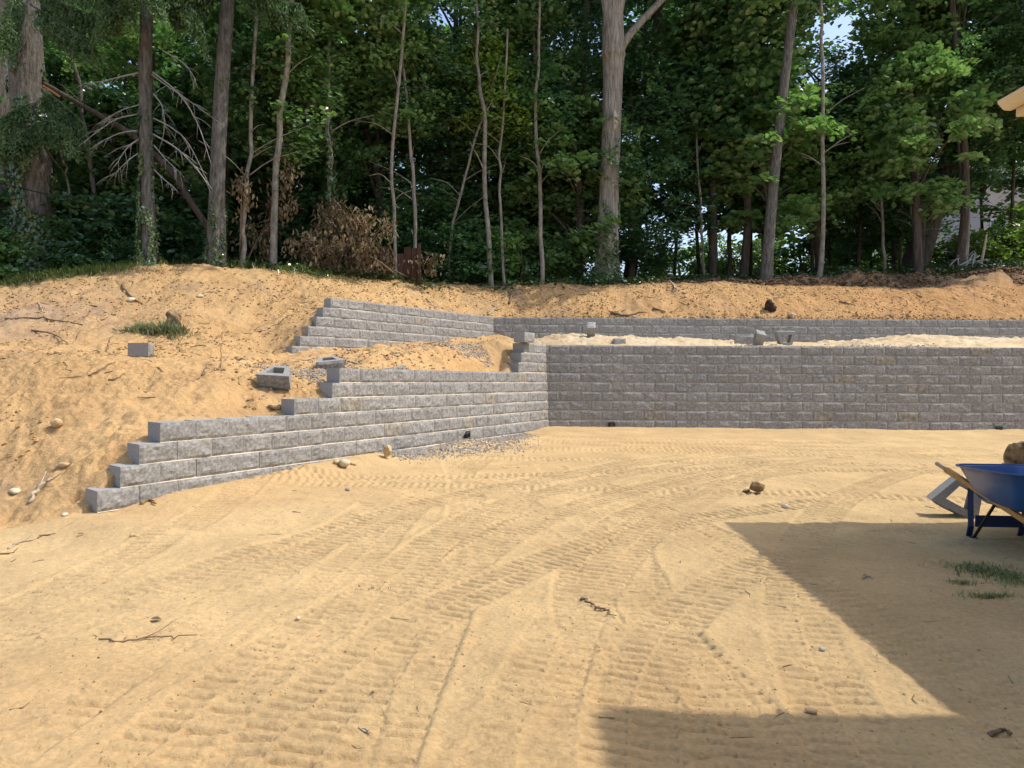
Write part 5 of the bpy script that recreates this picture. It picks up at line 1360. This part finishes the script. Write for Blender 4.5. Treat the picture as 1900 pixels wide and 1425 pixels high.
# old wooden panel
px0 = np.array(A(692, 520, 21.6)); px1 = np.array(A(776, 520, 21.6))
pg = hz((px0[0]+px1[0])/2, 21.6)
pan = empty("wooden_panel", ((px0[0]+px1[0])/2, 21.6, pg), 0, "old reddish brown plank panel standing at the edge of the wood", "panel")
wd = px1[0]-px0[0]
for k in range(6):
    mb = MB(); x0_ = -wd/2+k*wd/6
    hh = 0.80+0.10*math.sin(k*1.7)+0.05*(k == 4)
    mb.box((x0_+0.006, -0.012, -0.1), (x0_+wd/6-0.006, 0.012, hh)); mb.build("plank", M['panel_wood'], pan).rotation_euler = (0, random.uniform(-.01, .01), 0)
mb = MB(); mb.box((wd/2-0.02, -0.08, -0.15), (wd/2+0.06, -0.016, 0.98)); mb.build("post", M['panel_wood'], pan)
mb = MB(); mb.box((-wd/2, 0.014, 0.55), (wd/2, 0.05, 0.64)); mb.build("rail", M['panel_wood'], pan)

# cable sagging through the undergrowth at the left
mb = MB(); mb.tube(spline([A(-80, 330, 19.0), A(0, 341, 19.2), (A(90, 362, 19.4)), A(200, 388, 19.8), A(300, 402, 20.4)], 24), 0.014, 5)
tag(mb.build("cable", M['cable'], None, True), "black cable sagging across the undergrowth at the left", "cable")
# dark root tangle by the mottled trunk
rt = empty("root_tangle", A(1800, 492, 26.3), 0, "tangle of grey upturned roots beside the mottled grey trunk", "roots")
b_ = np.array(A(1800, 492, 26.3)); r = np.random.default_rng(8)
for k in range(11):
    a0, a1 = r.uniform(1758, 1830), r.uniform(1775, 1832)
    pts_ = [np.array(A(a0, 494, 26.2+r.uniform(-.3, .3)))-b_, np.array(A((a0+a1)/2+r.normal()*8, 470+r.uniform(-6, 20), 26.1))-b_, np.array(A(a1, 484+r.uniform(-12, 10), 26.2))-b_]
    MB().tube(spline(pts_, 9), np.linspace(0.03, 0.012, 9), 5).build("root", M['dead_twig'], rt, True)
MB().tube(spline([np.array(A(1818, 490, 26.2))-b_, np.array(A(1824, 460, 26.2))-b_, np.array(A(1828, 435, 26.3))-b_], 6), np.linspace(0.06, 0.03, 6), 6).build("root", M['twig_pale'], rt, True)

# ------------------------------------------------------------------ things glimpsed beyond the wood
def gz(x, y): return float(height(np.array([x]), np.array([y]), False)[0])
def far_house(px0, px1, pyb, pyt, Y, label, wallm, roofh, windows):
    a = A(px0, pyb, Y); b = A(px1, pyt, Y); w = b[0]-a[0]; h = b[2]-gz((a[0]+b[0])/2, Y)
    g = gz((a[0]+b[0])/2, Y)
    root = empty("house", ((a[0]+b[0])/2, Y, g), 0, label, "house")
    MB().box((-w/2, 0, -1), (w/2, 7, h)).build("wall", M[wallm], root)
    MB().prism([(-0.4, h+0.02), (3.5, h+roofh), (7.4, h+0.02)], -w/2-0.4, w/2+0.4, 'X').build("roof", M['shingle'], root)
    for (fx, z0, ww, wh) in windows:
        f = MB().box((fx*w-ww/2-0.08, -0.05, z0-0.08), (fx*w+ww/2+0.08, -0.003, z0+wh+0.08)).build("window", M['white_paint'], root)
        MB().box((fx*w-ww/2, -0.07, z0), (fx*w+ww/2, -0.052, z0+wh)).build("pane", M['glass'], f)
    return root
far_house(1822, 2150, 520, 338, 58, "pinkish stucco house glimpsed through the leaves at the far right", 'house_pink', 2.4, [(-0.42, 5.2, 1.0, 1.3), (-0.2, 5.2, 1.0, 1.3), (-0.42, 2.0, 1.0, 1.3)])
far_house(1575, 1640, 505, 452, 56, "low white building glimpsed behind the trunks on the right", 'white_paint', 0.8, [(0.1, 0.6, 0.6, 0.5)])
x, y, z = A(1213, 510, 40); g = gz(x, y)
gp = empty("gate_post", (x, y, g), 0, "white square post with a small finial beyond the wood", "post")
zt_ = A(1213, 492, 40)[2]-g
MB().box((-0.19, -0.19, -0.3), (0.19, 0.19, zt_)).build("shaft", M['white_paint'], gp)
MB().box((-0.23, -0.23, zt_+0.002), (0.23, 0.23, zt_+0.05)).build("cap", M['white_paint'], gp)
MB().tube([(-0.12, 0, zt_+0.05), (-0.12, 0, zt_+0.14), (-0.12, 0, zt_+0.2), (-0.12, 0, zt_+0.26)], [0.05, 0.035, 0.06, 0.01], 8).build("finial", M['white_paint'], gp)
x, y, z = A(1228, 505, 40.2); g = gz(x, y); zt_ = A(1228, 484, 40.2)[2]-g
ur = empty("garden_urn", (x, y, g), 0, "grey stone urn standing beside the white post beyond the wood", "urn")
MB().tube([(0, 0, -0.2), (0, 0, zt_-0.45), (0, 0, zt_-0.44), (0, 0, zt_-0.38)], [0.2, 0.2, 0.12, 0.1], 12).build("pedestal", M['urn_stone'], ur)
MB().tube([(0, 0, zt_-0.379), (0, 0, zt_-0.28), (0, 0, zt_-0.12), (0, 0, zt_)], [0.09, 0.17, 0.20, 0.22], 14).build("bowl", M['urn_stone'], ur, True)
